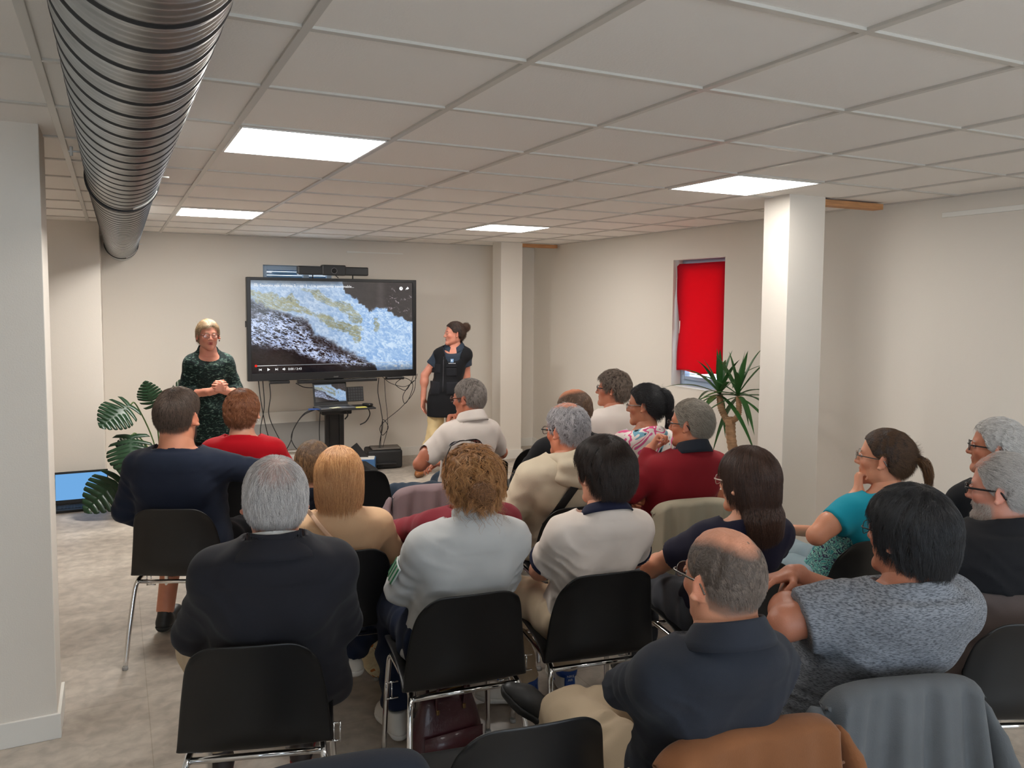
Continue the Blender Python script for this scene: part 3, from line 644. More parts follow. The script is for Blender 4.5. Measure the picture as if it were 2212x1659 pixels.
LV = [((-.22,-.05,.88), (-.65,-.55,-.35), (.1,-.75,.6), .30, .30), ((-.22,-.12,.64), (-.10,-.75,-.75), (-.1,-.9,.45), .36, .34), ((-.27,-.16,.34), (-.85,-.35,-.62), (-.2,-.8,.5), .40, .36),
      ((-.05,-.10,.86), (-.3,-.2,.9), (-.3,-.9,.1), .22, .20), ((.10,0,.90), (.45,-.35,.5), (0,-.8,.6), .26, .22), ((-.12,-.20,.36), (-.25,-.85,-.5), (0,-.6,.8), .36, .30), ((.12,-.05,.60), (.7,-.5,-.2), (0,-.5,.8), .32, .28), ((-.10,.0,.5), (-.6,-.5,.3), (0,-.7,.7), .28, .26)]
for base, d_, up, L, W in LV:
    lf = monstera_leaf('leaf', base, d_, up, L, W, mo)
    B = Vector(base); MB().tube(bez([(0,0,.2), (B.x*.25, B.y*.25, B.z*.55+.08), (B.x*.8, B.y*.8, B.z*.98+.01), tuple(B)], 6), .006, 6).build('stalk', STEM, lf)
lf = monstera_leaf('leaf', (-.26,-.05,.50), (-.3,-.5,-.9), (-.5,-.6,.3), .20, .13, mo, mat('yellow_leaf', sr(176,140,52), .5)); lf['label'] = 'yellowed leaf'
# yucca by the near column
yu = thing('yucca', 'tall yucca palm with two leafy heads on a bare trunk beside the near column', 'plant', (4.30, 2.66, 0))
MB().lathe([(.12,0), (.15,.12), (.165,.27), (.175,.30), (.155,.30), (.15,.25), (0,.25)], n=32).build('pot', POT, yu)
BARK = mat('yucca_bark', sr(168,132,100), .85, bump=.5, bscale=14, var=.25, vscale=10, stretch=(1,1,5))
def trunk(pts, r0, r1, ring=70):
    p = bez(pts, 14); N = len(p); return MB().tube(p, [r0+(r1-r0)*i/N + (.004 if i % 3 == 0 else 0) for i in range(N)], 14)
trunk([(.02,0,.22), (.02,0,.55), (.0,.02,.75), (0,.03,.885)], .034, .036).build('trunk', BARK, yu)
trunk([(0,.04,.83), (.0,.09,.88), (.0,.14,.95), (0,.155,1.04)], .022, .024).build('branch', BARK, yu)
trunk([(0,.02,.85), (0,-.05,.90), (0,-.06,.97), (0,-.05,1.05)], .019, .020).build('branch', BARK, yu)
YL = mat('yucca_leaf', sr(52,100,50), .38, var=.3, vscale=5, trans=.15)
def blade(base, d_, L, W, droop, parent):
    b = bmesh.new(); base = Vector(base); d_ = Vector(d_).normalized(); s = d_.cross(Vector((0,0,1))); s = (s if s.length > .05 else Vector((0,1,0))).normalized(); n = s.cross(d_)
    R_ = []
    for i in range(11):
        t_ = i/10; p = base + d_*(L*t_) + Vector((0,0,-1))*(droop*L*t_**2.2); w_ = W*.5*(.45+1.1*t_ if t_ < .35 else .835*(1-((t_-.35)/.65)**1.6)+.01)
        R_.append([b.verts.new(p - s*w_ + n*w_*.35), b.verts.new(p), b.verts.new(p + s*w_ + n*w_*.35)])
    for i in range(10):
        for q in range(2): b.faces.new((R_[i][q], R_[i][q+1], R_[i+1][q+1], R_[i+1][q])).smooth = True
    g = MB(); g._join2(b); return g.build('leaf', YL, parent)
random.seed(12)
for hx, hy, hz, K in ((0,.155,1.05,20), (0,-.05,1.06,20)):
    for k in range(K):
        a_ = k*2.399+hy*9; el = math.radians(82-112*(k/K)**1.0); L = random.uniform(.42,.56)*(1 if k > 3 else .8)
        dd = (math.cos(a_)*math.cos(el)*.75, math.sin(a_)*math.cos(el), math.sin(el))
        if hx+4.3+dd[0]*L > 4.62: dd = (dd[0]*.4, dd[1], dd[2]+.1)
        blade((hx, hy, hz+.01-.03*k/K), dd, L, .052, .14+.42*(k/K), yu)
# ================================================================ PEOPLE
def smin(a, b, k):
    h = np.clip(.5+.5*(b-a)/k, 0, 1); return b*(1-h)+a*h-k*h*(1-h)
class Fld:
    """distance field on a regular grid, meshed by surface nets"""
    def __init__(s, lo, hi, h):
        s.lo = np.array(lo, np.float32); s.h = h
        s.n = [max(4, int(math.ceil((hi[i]-lo[i])/h))+1) for i in range(3)]
        s.ax = [s.lo[i]+h*np.arange(s.n[i], dtype=np.float32) for i in range(3)]
        s.D = np.full(s.n, 1., np.float32)
    def sl(s, lo, hi):
        out = []
        for i in range(3):
            a = int(max(0, math.floor((lo[i]-s.lo[i])/s.h))); b = int(min(s.n[i], math.ceil((hi[i]-s.lo[i])/s.h)+1))
            if b <= a: return None
            out.append(slice(a, b))
        return tuple(out)
    def xyz(s, q): return s.ax[0][q[0]][:, None, None], s.ax[1][q[1]][None, :, None], s.ax[2][q[2]][None, None, :]
    def put(s, q, d, k, mode):
        if mode == 'add': s.D[q] = smin(s.D[q], d, k) if k else np.minimum(s.D[q], d)
        elif mode == 'sub': s.D[q] = -smin(-s.D[q], d, k)
        elif mode == 'int': s.D[q] = np.maximum(s.D[q], d)
    def rc(s, a, b, r1, r2, k=.02, o=0, mode='add', flat=None, wob=None):
        """round cone; flat=(0/1 start,0/1 end) squares the ends; wob=(amp,freq,phase)"""
        a = np.array(a, float); b = np.array(b, float); r1 += o; r2 += o; m = max(r1, r2)+max(k, .01)+.03
        q = s.sl(np.minimum(a, b)-m, np.maximum(a, b)+m)
        if q is None: return s
        X, Y, Z = s.xyz(q); v = b-a; L2 = float(v@v)+1e-12
        t = ((X-a[0])*v[0]+(Y-a[1])*v[1]+(Z-a[2])*v[2])/L2; tc = np.clip(t, 0, 1)
        dx, dy, dz = X-a[0]-tc*v[0], Y-a[1]-tc*v[1], Z-a[2]-tc*v[2]
        r = r1+(r2-r1)*tc
        if wob: r = r+wob[0]*np.sin(wob[1]*t*math.sqrt(L2)+wob[2]+2*np.sin(30*X+wob[2])+1.5*np.cos(26*Y))
        d = np.sqrt(dx*dx+dy*dy+dz*dz)-r
        L = math.sqrt(L2)
        if flat:
            if flat[0]: d = np.maximum(d, -t*L)
            if flat[1]: d = np.maximum(d, (t-1)*L)
        s.put(q, d.astype(np.float32), k, mode); return s
    def ell(s, c, r, k=.02, o=0, R=None, mode='add'):
        c = np.array(c, float); r = np.array(r, float)+o; m = r.max()+max(k, .01)+.03
        q = s.sl(c-m, c+m)
        if q is None: return s
        X, Y, Z = s.xyz(q); X = X-c[0]; Y = Y-c[1]; Z = Z-c[2]
        if R is not None: X, Y, Z = R[0,0]*X+R[1,0]*Y+R[2,0]*Z, R[0,1]*X+R[1,1]*Y+R[2,1]*Z, R[0,2]*X+R[1,2]*Y+R[2,2]*Z
        k0 = np.sqrt((X/r[0])**2+(Y/r[1])**2+(Z/r[2])**2); k1 = np.sqrt((X/r[0]**2)**2+(Y/r[1]**2)**2+(Z/r[2]**2)**2)+1e-9
        s.put(q, (k0*(k0-1)/k1).astype(np.float32), k, mode); return s
    def fn(s, lo, hi, f, k=0, mode='add'):
        q = s.sl(lo, hi)
        if q is None: return s
        s.put(q, f(*s.xyz(q)).astype(np.float32), k, mode); return s
    def disp(s, f, band=.03):
        I = np.nonzero(np.abs(s.D) < band); s.D[I] += f(s.ax[0][I[0]], s.ax[1][I[1]], s.ax[2][I[2]]); return s
    def mesh(s, relax=1):
        D = s.D; S = D < 0; nx, ny, nz = s.n
        c = np.zeros((nx-1, ny-1, nz-1), np.int8)
        for i in (0, 1):
            for j in (0, 1):
                for k in (0, 1): c += S[i:nx-1+i, j:ny-1+j, k:nz-1+k]
        A = np.argwhere((c > 0) & (c < 8))
        if len(A) == 0: return np.zeros((0, 3)), np.zeros((0, 4), int)
        idx = np.full(c.shape, -1, np.int32); idx[A[:, 0], A[:, 1], A[:, 2]] = np.arange(len(A))
        corner = [(i, j, k) for i in (0, 1) for j in (0, 1) for k in (0, 1)]
        V = {q: D[A[:, 0]+q[0], A[:, 1]+q[1], A[:, 2]+q[2]] for q in corner}
        acc = np.zeros((len(A), 3)); cnt = np.zeros(len(A))
        for p in corner:
            for ax in range(3):
                if p[ax] == 0:
                    q = list(p); q[ax] = 1; q = tuple(q); a, b = V[p], V[q]; m = (a < 0) != (b < 0)
                    t = np.where(m, a/(a-b+1e-12), 0)
                    for d in range(3): acc[m, d] += p[d]+(t[m] if d == ax else 0)
                    cnt += m
        P = s.lo+s.h*(A+acc/cnt[:, None]); F = []
        for ax in range(3):
            sh = [slice(None)]*3; sh2 = [slice(None)]*3; sh[ax] = slice(0, -1); sh2[ax] = slice(1, None)
            a, b = S[tuple(sh)], S[tuple(sh2)]; E = np.argwhere(a != b); o1, o2 = [(1, 2), (2, 0), (0, 1)][ax]
            ok = (E[:, o1] > 0) & (E[:, o2] > 0) & (E[:, o1] < s.n[o1]-1) & (E[:, o2] < s.n[o2]-1); E = E[ok]
            def cell(d1, d2):
                q = E.copy(); q[:, o1] += d1; q[:, o2] += d2; return idx[q[:, 0], q[:, 1], q[:, 2]]
            f = np.stack([cell(-1, -1), cell(0, -1), cell(0, 0), cell(-1, 0)], 1)
            fl = ~a[E[:, 0], E[:, 1], E[:, 2]]; f[fl] = f[fl][:, ::-1]; F.append(f)
        F = np.concatenate(F); F = F[(F >= 0).all(1)]
        for _ in range(relax):
            e = np.concatenate([F[:, [0, 1]], F[:, [1, 2]], F[:, [2, 3]], F[:, [3, 0]]]); sm = np.zeros_like(P); n_ = np.zeros(len(P))
            for d in range(3): sm[:, d] = np.bincount(e[:, 0], P[e[:, 1], d], len(P))
            n_ = np.bincount(e[:, 0], minlength=len(P)); ok = n_ > 0; P[ok] = P[ok]*.45+.55*sm[ok]/n_[ok][:, None]
        return P, F
def join_vf(parts):
    Vs, Fs, o = [], [], 0
    for V, F in parts: Vs.append(V); Fs.append(F+o); o += len(V)
    return np.concatenate(Vs), np.concatenate(Fs)
def normals(V, F):
    n = np.cross(V[F[:, 2]]-V[F[:, 0]], V[F[:, 3]]-V[F[:, 1]]); N = np.zeros_like(V)
    for k in range(4):
        for d in range(3): N[:, d] += np.bincount(F[:, k], n[:, d], len(V))
    return N/(np.linalg.norm(N, axis=1, keepdims=True)+1e-12)
def smooth_noise(x, y, z, f, seed=0.0):
    """cheap warped sine noise, about -1..1"""
    a = np.sin(f*x+1.7*np.sin(f*.9*y+seed)+seed*1.3); b = np.sin(f*1.1*y+1.9*np.sin(f*.8*z+seed*2.1)); c = np.sin(f*.95*z+1.6*np.sin(f*1.05*x+seed*.7))
    return (a*b+b*c+c*a)/2.2
# ---- materials driven by the vertex tint (albedo zones: lips, scalp, beard)
def tint_mat(name, rough=.5, sss=.0, bump=.1, bscale=200, sheen=0, spec=.4):
    if name in MATS: return MATS[name]
    m = mat(name, (1,1,1,1), rough, bump=bump, bscale=bscale, sheen=sheen, spec=spec, sss=sss); nt = m.node_tree
    a = nt.nodes.new('ShaderNodeAttribute'); a.attribute_name = 'tint'; nt.links.new(a.outputs['Color'], nt.nodes['Principled BSDF'].inputs['Base Color']); return m
SKINM = tint_mat('skin', .46, .12, .10, 260, spec=.45)
def hair_mat(c1, c2, rough=.42, nape=None):
    key = 'hair_%s_%s_%s' % (c1, c2, nape)
    if key in MATS: return MATS[key]
    m = bpy.data.materials.new('hair'); m.use_nodes = True; nt = m.node_tree; b = nt.nodes['Principled BSDF']
    i = nt.nodes.new('ShaderNodeHairInfo'); r = nt.nodes.new('ShaderNodeValToRGB'); r.color_ramp.elements[0].color = sr(*c1); r.color_ramp.elements[1].color = sr(*c2)
    nt.links.new(i.outputs['Random'], r.inputs[0]); nt.links.new(r.outputs[0], b.inputs['Base Color'])
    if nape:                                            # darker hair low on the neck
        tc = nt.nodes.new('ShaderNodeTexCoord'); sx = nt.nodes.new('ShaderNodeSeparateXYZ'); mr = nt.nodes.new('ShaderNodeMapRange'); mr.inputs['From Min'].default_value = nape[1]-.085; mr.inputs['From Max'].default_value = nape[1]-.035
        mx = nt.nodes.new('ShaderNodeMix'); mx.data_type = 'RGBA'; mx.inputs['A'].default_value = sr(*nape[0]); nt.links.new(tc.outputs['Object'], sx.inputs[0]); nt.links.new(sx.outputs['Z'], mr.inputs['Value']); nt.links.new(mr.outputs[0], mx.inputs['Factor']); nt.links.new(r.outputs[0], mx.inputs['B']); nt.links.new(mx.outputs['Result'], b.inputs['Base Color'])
    b.inputs['Roughness'].default_value = rough; b.inputs['Specular IOR Level'].default_value = .55; MATS[key] = m; return m
def strands(name, roots, dirs_fn, L, rad, m, parent, seg=7, rng=None, lift=.25, off=.0, nfn=None, inward=0):
    """roots (n,3) with normals; grow by dirs_fn(p, n) along the head"""
    P0, N0 = roots; n = len(P0); pts = np.zeros((n, seg, 3)); p = P0+N0*off; nn = N0; Ls = L*rng.uniform(.6, 1.15, n)
    j = rng.normal(0, 1, (n, 3))
    for k in range(seg):
        pts[:, k] = p; d = dirs_fn(p, nn)+j*.22; t = d-(d*nn).sum(1, keepdims=True)*nn*.92
        t = t/(np.linalg.norm(t, axis=1, keepdims=True)+1e-9)+nn*(lift*(1-k/seg) if k else lift*1.4)
        t /= np.linalg.norm(t, axis=1, keepdims=True)+1e-9; p = p+t*(Ls/(seg-1))[:, None]
        if nfn is not None: nn = nfn(p); p = p-nn*(inward*(Ls/(seg-1)))[:, None]
    return curves_obj(name, pts, rad, m, parent)
def curves_obj(name, pts, rad, m, parent):
    n, seg = pts.shape[:2]; c = bpy.data.hair_curves.new(name); c.add_curves([seg]*n)
    c.attributes['position'].data.foreach_set('vector', pts.astype(np.float32).ravel())
    a = c.attributes.get('radius') or c.attributes.new('radius', 'FLOAT', 'POINT')
    t = np.linspace(1, .35, seg); a.data.foreach_set('value', np.tile(t*rad, n).astype(np.float32))
    c.materials.append(m); o = bpy.data.objects.new(name, c); COL.objects.link(o); o.parent = parent; return o
def Rxyz(yaw, pitch=0, roll=0):      # yaw about z (deg, + = left), pitch + = up
    return np.array((Matrix.Rotation(math.radians(yaw), 3, 'Z') @ Matrix.Rotation(math.radians(pitch), 3, 'X') @ Matrix.Rotation(math.radians(roll), 3, 'Y')))
def skin_rgb(sp): a, b, c = sp.get('skin', (214, 160, 132)); return (a*.98, b*.94, c*.91)
# ---- head
def head_prims(F, c, R, s, sp, o=0, ears=True, face=True):
    T = lambda x, y, z: c+R@(np.array((x, y, z))*s)
    fat = sp.get('fat', 1.0)
    F.ell(T(0,-.014,.034), np.array((.0765,.097,.088))*s, .02, o, R)
    F.ell(T(0,-.045,.015), np.array((.070,.062,.075))*s, .03*s, o, R)
    F.ell(T(0,.026,-.030), np.array((.060*fat,.064,.074))*s, .03*s, o, R)
    for q in (-1, 1): F.rc(T(q*.046*fat,.0,-.062), T(q*.014,.072,-.100), .020*s*fat, .015*s, .03*s, o)
    F.rc(T(0,.045,-.085), T(0,.074,-.098), .022*s, .016*s, .02*s, o)
    if sp.get('jowl'): F.ell(T(0,.02,-.095), np.array((.050,.045,.030))*s*sp['jowl'], .03*s, o, R)
    if not face: return
    F.rc(T(-.030,.071,.024), T(.030,.071,.024), .014*s, .014*s, .014*s, o)
    for q in (-1, 1):
        F.ell(T(q*.040,.060,-.022), np.array((.020,.018,.018))*s, .02*s, o, R)
        F.ell(T(q*.031,.094,.006), np.array((.016,.013,.011))*s, .012*s, 0, R, 'sub')
    F.rc(T(0,.082,.012), T(0,.103,-.026), .0085*s, .0115*s, .010*s, o)
    for q in (-1, 1): F.ell(T(q*.0115,.094,-.030), np.array((.008,.009,.007))*s, .005*s, o, R)
    F.rc(T(-.017,.082,-.056), T(.017,.082,-.056), .0065*s, .0065*s, .006*s, o); F.rc(T(0,.087,-.055), T(0,.087,-.055), .007*s, .007*s, .006*s, o)
    F.rc(T(-.013,.082,-.066), T(.013,.082,-.066), .0075*s, .0075*s, .006*s, o)
    F.rc(T(-.022,.091,-.0608), T(.022,.091,-.0608), .0022*s, .0022*s, .004*s, 0, 'sub')
    for q in (-1, 1):                                                                                    # lids
        for dz, r_ in ((.0068, .0040), (-.0062, .0034)):
            F.rc(T(q*.0205,.0865,.006+dz*.5), T(q*.031,.0895,.006+dz), r_*s, r_*s, .003*s); F.rc(T(q*.031,.0895,.006+dz), T(q*.043,.0835,.006+dz*.4), r_*s, r_*s, .003*s)
    if ears:
        for q in (-1, 1):
            Re = R@Rxyz(-q*34, 8, 0); e = T(q*.0830,-.013,-.004)
            F.ell(e, np.array((.0055,.0185,.032))*s, .004*s, o, Re)
            F.ell(e+Re@(np.array((q*.005,-.002,.004))*s), np.array((.004,.0115,.019))*s, .003*s, 0, Re, 'sub')
            F.rc(e+Re@(np.array((q*.002,.012,-.026))*s), e+Re@(np.array((q*.002,.009,-.028))*s), .008*s, .007*s, .004*s, o)
def hairline(y, st):
    """lowest height of hair at fore-aft position y (head frame, m)"""
    X = (-.13, -.07, -.035, -.022, .012, .030, .046, .066, .10)
    Z = {'short': (-.060, -.066, -.055, -.010, .008, .004, .045, .078, .090), 'bald': (-.060, -.066, -.055, -.010, .008, .010, .040, .060, .080),
         'full': (-.085, -.085, -.075, -.060, -.055, -.050, .020, .072, .085), 'up': (-.062, -.062, -.045, -.006, .014, .020, .050, .074, .088)}[st]
    return np.interp(y, X, Z)
def hand(F, w, d, n, side, curl=.25, s=1.0, k=.006, spread=.10, thumb=(.5, .4)):
    """w wrist, d direction to the knuckles, n back-of-hand normal, side +1 = thumb towards d x n"""
    w = np.array(w, float); d = np.array(d, float); d /= np.linalg.norm(d); n = np.array(n, float); n -= d*(n@d); n /= np.linalg.norm(n); x = np.cross(d, n)*side
    P = lambda a, b, c: w+(d*a+x*b+n*c)*s
    F.rc(P(-.03,0,0), P(.01,0,0), .026*s, .024*s, k*2)
    for b, l in ((-.030, .084), (-.010, .090), (.010, .090), (.030, .086)): F.rc(P(.012, b*.55, 0), P(l, b, 0), .0150*s, .0115*s, k*2)
    for i, (b, l0, L, r) in enumerate(((-.031, .086, .058, .0076), (-.0105, .094, .072, .0086), (.0105, .096, .078, .0090), (.031, .090, .070, .0088))):
        c_ = curl*(1.0+.10*(1.5-i)); a = 0; p = P(l0, b, 0); dd = d+x*(b*spread*10*.3)
        for q, (fl, ff) in enumerate(((.46, 1.0), (.30, .9), (.24, .8))):
            a += c_*(1.25 if q == 0 else 1.1); t = (dd*math.cos(a)-n*math.sin(a)); t /= np.linalg.norm(t); p2 = p+t*L*fl*s
            F.rc(p, p2, r*s*ff, r*s*ff*.93, .003); p = p2
    a0 = P(.022, .030, -.004); t1 = d*thumb[0]+x*(1-thumb[0])-n*.25; t1 /= np.linalg.norm(t1); a1 = a0+t1*.042*s
    t2 = d*(thumb[0]+.35)+x*(.3-thumb[1])-n*.45; t2 /= np.linalg.norm(t2); a2 = a1+t2*.030*s; t3 = t2-n*.15; t3 /= np.linalg.norm(t3)
    F.rc(P(.006,.012,-.002), a0, .019*s, .0145*s, k*2); F.rc(a0, a1, .0130*s, .0110*s, k); F.rc(a1, a2, .0105*s, .0098*s, .003); F.rc(a2, a2+t3*.024*s, .0098*s, .0080*s, .003)
TZ = np.array([.40,.44,.50,.58,.68,.78,.88,.96,1.005,1.035,1.06,1.085,1.12])
TA = np.array([.14,.185,.195,.180,.165,.172,.185,.188,.180,.160,.125,.085,.058])
TB = np.array([.10,.135,.145,.135,.120,.118,.120,.114,.106,.096,.082,.070,.058])
class Body:
    """pose of one figure in its own frame: faces +y, z up"""
    def __init__(s, sp):
        s.sp = sp; g = sp.get
        s.stand = g('stand', 0); s.hc = np.array(g('head')); s.w = g('w', 1.0); s.g = g('g', 1.0)
        s.base = (g('hip', .45)) if s.stand else 0.0
        s.hs = g('hs', 1.0)                                   # head scale
        s.neck = s.hc+np.array((0,-.022,-.110))*s.hs
        z0 = .42 if not s.stand else s.stand*.50              # seat / crotch level
        s.z0 = z0; s.k = (s.neck[2]-.022-z0)/(1.085-.42)      # vertical scale of torso
        s.hy = g('hipy', .035); s.bend = g('bend', .0); s.belly = g('belly', 0); s.hipx = g('hipx', 0); s.drop = 0
        s.sw = .152*s.w; sl = g('shz', 0)
        s.shR = s.sp_pt(.985+sl, s.sw); s.shL = s.sp_pt(.985+sl-g('tiltL', 0), -s.sw)
    def spine(s, zt):
        """zt = table height -> centre x,y"""
        t = np.clip((zt-.45)/(1.085-.45), -.1, 1.1)
        y = s.hy+(s.neck[1]-s.hy)*t-s.bend*np.sin(np.pi*np.clip(t, 0, 1))
        return s.hipx+(s.neck[0]-s.hipx)*t, y
    def zz(s, zt): return s.z0+(zt-.42)*s.k
    def sp_pt(s, zt, x):
        cx, cy = s.spine(zt); return np.array((cx+x, cy, s.zz(zt)))
    def torso(s, F, o=0, k=.02, wr=None, zlo=None, a_mul=1.0, hem=0):
        w, g = s.w, s.g
        def f(X, Y, Z):
            zt = (Z-s.z0)/s.k+.42; zo = zt-np.where(zt > .98, o*1.0, 0)
            A = np.interp(zo, TZ, TA)*w*a_mul*.93+o; B = np.interp(zo, TZ, TB)*g+o
            B = np.where(zo > 1.06, np.interp(zo, TZ, TB)+o, B); A = np.where(zo > 1.10, .058+o, A)
            if s.belly: bz = np.exp(-((zt-.66)/.16)**2); A = A+s.belly*.55*bz; B = B+s.belly*.6*bz
            if s.stand: lowz = np.clip((.56-zt)/.06, 0, 1); A = A*(1-lowz)+(.178*w+o)*lowz; B = B*(1-lowz)+(.130*g+o)*lowz
            cx, cy = s.spine(zt)
            if s.belly: cy = cy+s.belly*.45*bz
            n = 2.35; d = ((np.abs((X-cx)/A)**n+np.abs((Y-cy)/B)**n)**(1/n)-1)*np.minimum(A, B)
            d = d*.9
            return np.maximum(np.maximum(d, (s.zz(.42)-.02-s.drop-Z)), Z-s.zz(1.13)-o)
        F.fn((-.6, -.6, -9), (.6, .6, 9), f, k)
        for q, sh in ((1, s.shR), (-1, s.shL)):
            F.rc(sh+np.array((-q*.10*w, .0, -.015)), sh+np.array((q*.0, 0, -.010)), .056*w, .052, .05, o)
            F.rc(s.sp_pt(1.085, q*.022), sh+np.array((-q*.055, 0, .022)), .038, .030, .045, o)
            F.ell(s.sp_pt(.90, q*.085*w)+np.array((0,-.065*g,0)), (.060*w,.045,.085), .03, o)
        return F
    def arm(s, F, side, o=0, upto=2, k=.03, cut=None, wr=None, m=1.0, k2=None):
        """upto 1 = short sleeve (cut = share of upper arm), 2 = whole arm"""
        sh = s.shR if side > 0 else s.shL; e, w = [np.array(x, float) for x in s.sp['armR' if side > 0 else 'armL'][:2]]
        am = s.sp.get('am', 1.0)*m
        r0, r1, r2, r3 = .047*am, .040*am, .038*am, .026*min(am, 1.1)
        if upto == 1:
            c = sh+(e-sh)*cut; F.rc(sh, c, r0+.004, (r0+(r1-r0)*cut)+.012, k, o, flat=(0, 1), wob=wr); return F
        F.rc(sh, e, r0, r1, k, o, wob=wr)
        if upto == 1.5:
            c = e+(w-e)*cut; F.rc(e, c, r1+.002, (r2+(r3-r2)*cut)+.008, .02, o, flat=(0, 1), wob=wr); return F
        F.rc(e, w, r2, r3, .02 if k2 is None else k2, o, wob=wr, flat=(0, 1) if o else None); F.ell(e+(w-e)*.28, (.043*am,)*3, .03, o); return F
    def legs(s, F, o=0, k=.03, wr=None, shin=1.0):
        for q in ('legR', 'legL'):
            h, kn, an = [np.array(x, float) for x in s.sp[q][:3]]; lm = s.sp.get('lm', 1.0)
            F.rc(h, kn, .088*lm, .062*lm, k, o, wob=wr); F.rc(kn, kn+(an-kn)*.45, .060*lm, .057*lm, .03, o, wob=wr)
            F.rc(kn+(an-kn)*.45, kn+(an-kn)*shin, .057*lm, .046*lm+.004, .03, o, flat=(0, 1), wob=wr)
        return F
def bbox(pts, m):
    P = np.array(pts); return P.min(0)-m, P.max(0)+m
def add_person(sp):
    """one figure: body mesh plus hair, clothing and accessories as children"""
    t = thing('person', sp['label'], 'person', (sp['at'][0], sp['at'][1], 0), math.radians(sp['rz']), sp.get('group'))
    B = Body(sp); rng = np.random.RandomState(sp.get('seed', 1)); res = sp.get('res', .009); hr = sp.get('hres', .005)
    seed = sp.get('seed', 1)*.77
    hc, hs = B.hc, B.hs; R = Rxyz(*sp.get('look', (0, 0, 0))); skin = np.array(sr(*skin_rgb(sp))[:3])
    # default limbs
    kz = .49; 
    if 'legR' not in sp:
        if B.stand: H_ = B.stand; sp['legR'] = ((.085,-.02,H_*.51), (.095,.0,H_*.28), (.10,-.02,.09)); sp['legL'] = ((-.085,-.02,H_*.51), (-.09,.0,H_*.28), (-.09,-.02,.09))
        else: sp['legR'] = ((.09,-.03,.52), (.13,.38,.50), (.13,.40,.10)); sp['legL'] = ((-.09,-.03,.52), (-.13,.38,.50), (-.13,.38,.10))
    legs = [np.array(x) for q in ('legR', 'legL') for x in sp[q][:3]]
    arms = [np.array(x) for q in ('armR', 'armL') for x in sp[q][:2]]
    # ---------- body (skin)
    lo, hi = bbox([B.shR, B.shL, B.neck, B.sp_pt(.45, 0)]+arms+(legs if sp.get('bare_legs') else []), .16)
    lo[2] = min(lo[2], B.z0-.04); hi[2] = B.neck[2]+.06
    F = Fld(lo, hi, res); B.torso(F, -.012); [B.arm(F, q, -.001) for q in (1, -1)]
    F.rc(B.neck+np.array((0,-.008,-.045)), hc+R@np.array((0,-.018,-.045))*hs, .066*sp.get('nk', 1), .056*sp.get('nk', 1), .03)
    if sp.get('bare_legs'): B.legs(F, -.006)
    P1 = F.mesh()
    lo, hi = bbox([hc], .150*hs); lo[2] -= .03
    F = Fld(lo, hi, hr); head_prims(F, hc, R, hs, sp)
    F.rc(B.neck+np.array((0,-.008,-.045)), hc+R@np.array((0,-.018,-.045))*hs, .066*sp.get('nk', 1), .056*sp.get('nk', 1), .03)
    P2 = F.mesh(); parts = [P1, P2]
    for q, key in ((1, 'armR'), (-1, 'armL')):
        a = sp[key]
        if len(a) > 2:
            e, w = np.array(a[0], float), np.array(a[1], float); hd = a[2]
            lo, hi = bbox([w, w+np.array(hd['d'])/np.linalg.norm(hd['d'])*.17], .07)
            F = Fld(lo, hi, sp.get('handres', .0042)); am = sp.get('am', 1.0)
            F.rc(e, w, .040*am, .026*min(am, 1.1), .02); hand(F, w, hd['d'], hd['n'], hd.get('side', 1), hd.get('curl', .3), hd.get('s', .95), thumb=hd.get('thumb', (.5, .4)))
            parts.append(F.mesh())
    V, Fc = join_vf(parts)
    L = ((V-hc)@R)/hs                                        # head frame
    col = np.tile(skin, (len(V), 1)); ns = smooth_noise(V[:, 0], V[:, 1], V[:, 2], 70, seed)[:, None]; col = col*(1+.05*ns)
    def zone(c, r, rgb, a):
        d = np.linalg.norm((L-np.array(c))/np.array(r), axis=1); m = (np.clip(1.25-d, 0, .5)*2*a)[:, None]; np.copyto(col, col*(1-m)+np.array(rgb)*m)
    red = skin*np.array((1.0,.80,.77))
    for q in (-1, 1): zone((q*.045,.06,-.028), (.028,.03,.022), red, .5); zone((q*.085,-.012,-.004), (.012,.025,.036), red, .6)
    zone((0,.105,-.028), (.013,.014,.012), red, .6)
    lip = np.array(sr(*sp.get('lip', (178, 96, 90)))[:3])
    zone((0,.093,-.055), (.022,.016,.0062), lip, .85); zone((0,.093,-.067), (.018,.016,.0068), lip, .85)
    hk = sp.get('hair', {}); scalp = np.array(sr(*hk.get('scalp', hk.get('c1', (60,45,35))))[:3])
    if sp.get('beard'):
        bc = np.array(sr(*sp['beard'])[:3]); m = np.clip((L[:, 1]-.005)/.02, 0, 1)*np.clip((-.035-L[:, 2])/.02, 0, 1)*np.clip((L[:, 2]+.145)/.02, 0, 1)*.8*(np.abs(L[:, 0]) < .09); m = m[:, None]; col = col*(1-m)+bc*m
    for q in (-1, 1): zone((q*.031,.086,.026), (.017,.014,.0042), np.array(sr(*sp.get('brow', hk.get('c1', (70,50,40))))[:3]), .8)
    if hk.get('style') != 'none':
        hz = hairline(L[:, 1], 'bald' if hk.get('bald') else hk.get('line', 'short')); m = np.clip((L[:, 2]-hz+.004)/.012, 0, 1)*(np.linalg.norm(L, axis=1) < .17)*(np.abs(L[:, 0]) < .0795)*hk.get('shadow', .75)
        if hk.get('bald'): m = m*np.clip((np.linalg.norm((L-np.array(hk['bald'][0]))/np.array(hk['bald'][1]), axis=1)-.75)/.4, 0, 1)
        m = m[:, None]; col = col*(1-m)+scalp*m
    np_mesh('body', V, Fc, [SKINM], t, np.clip(col, 0, 1))
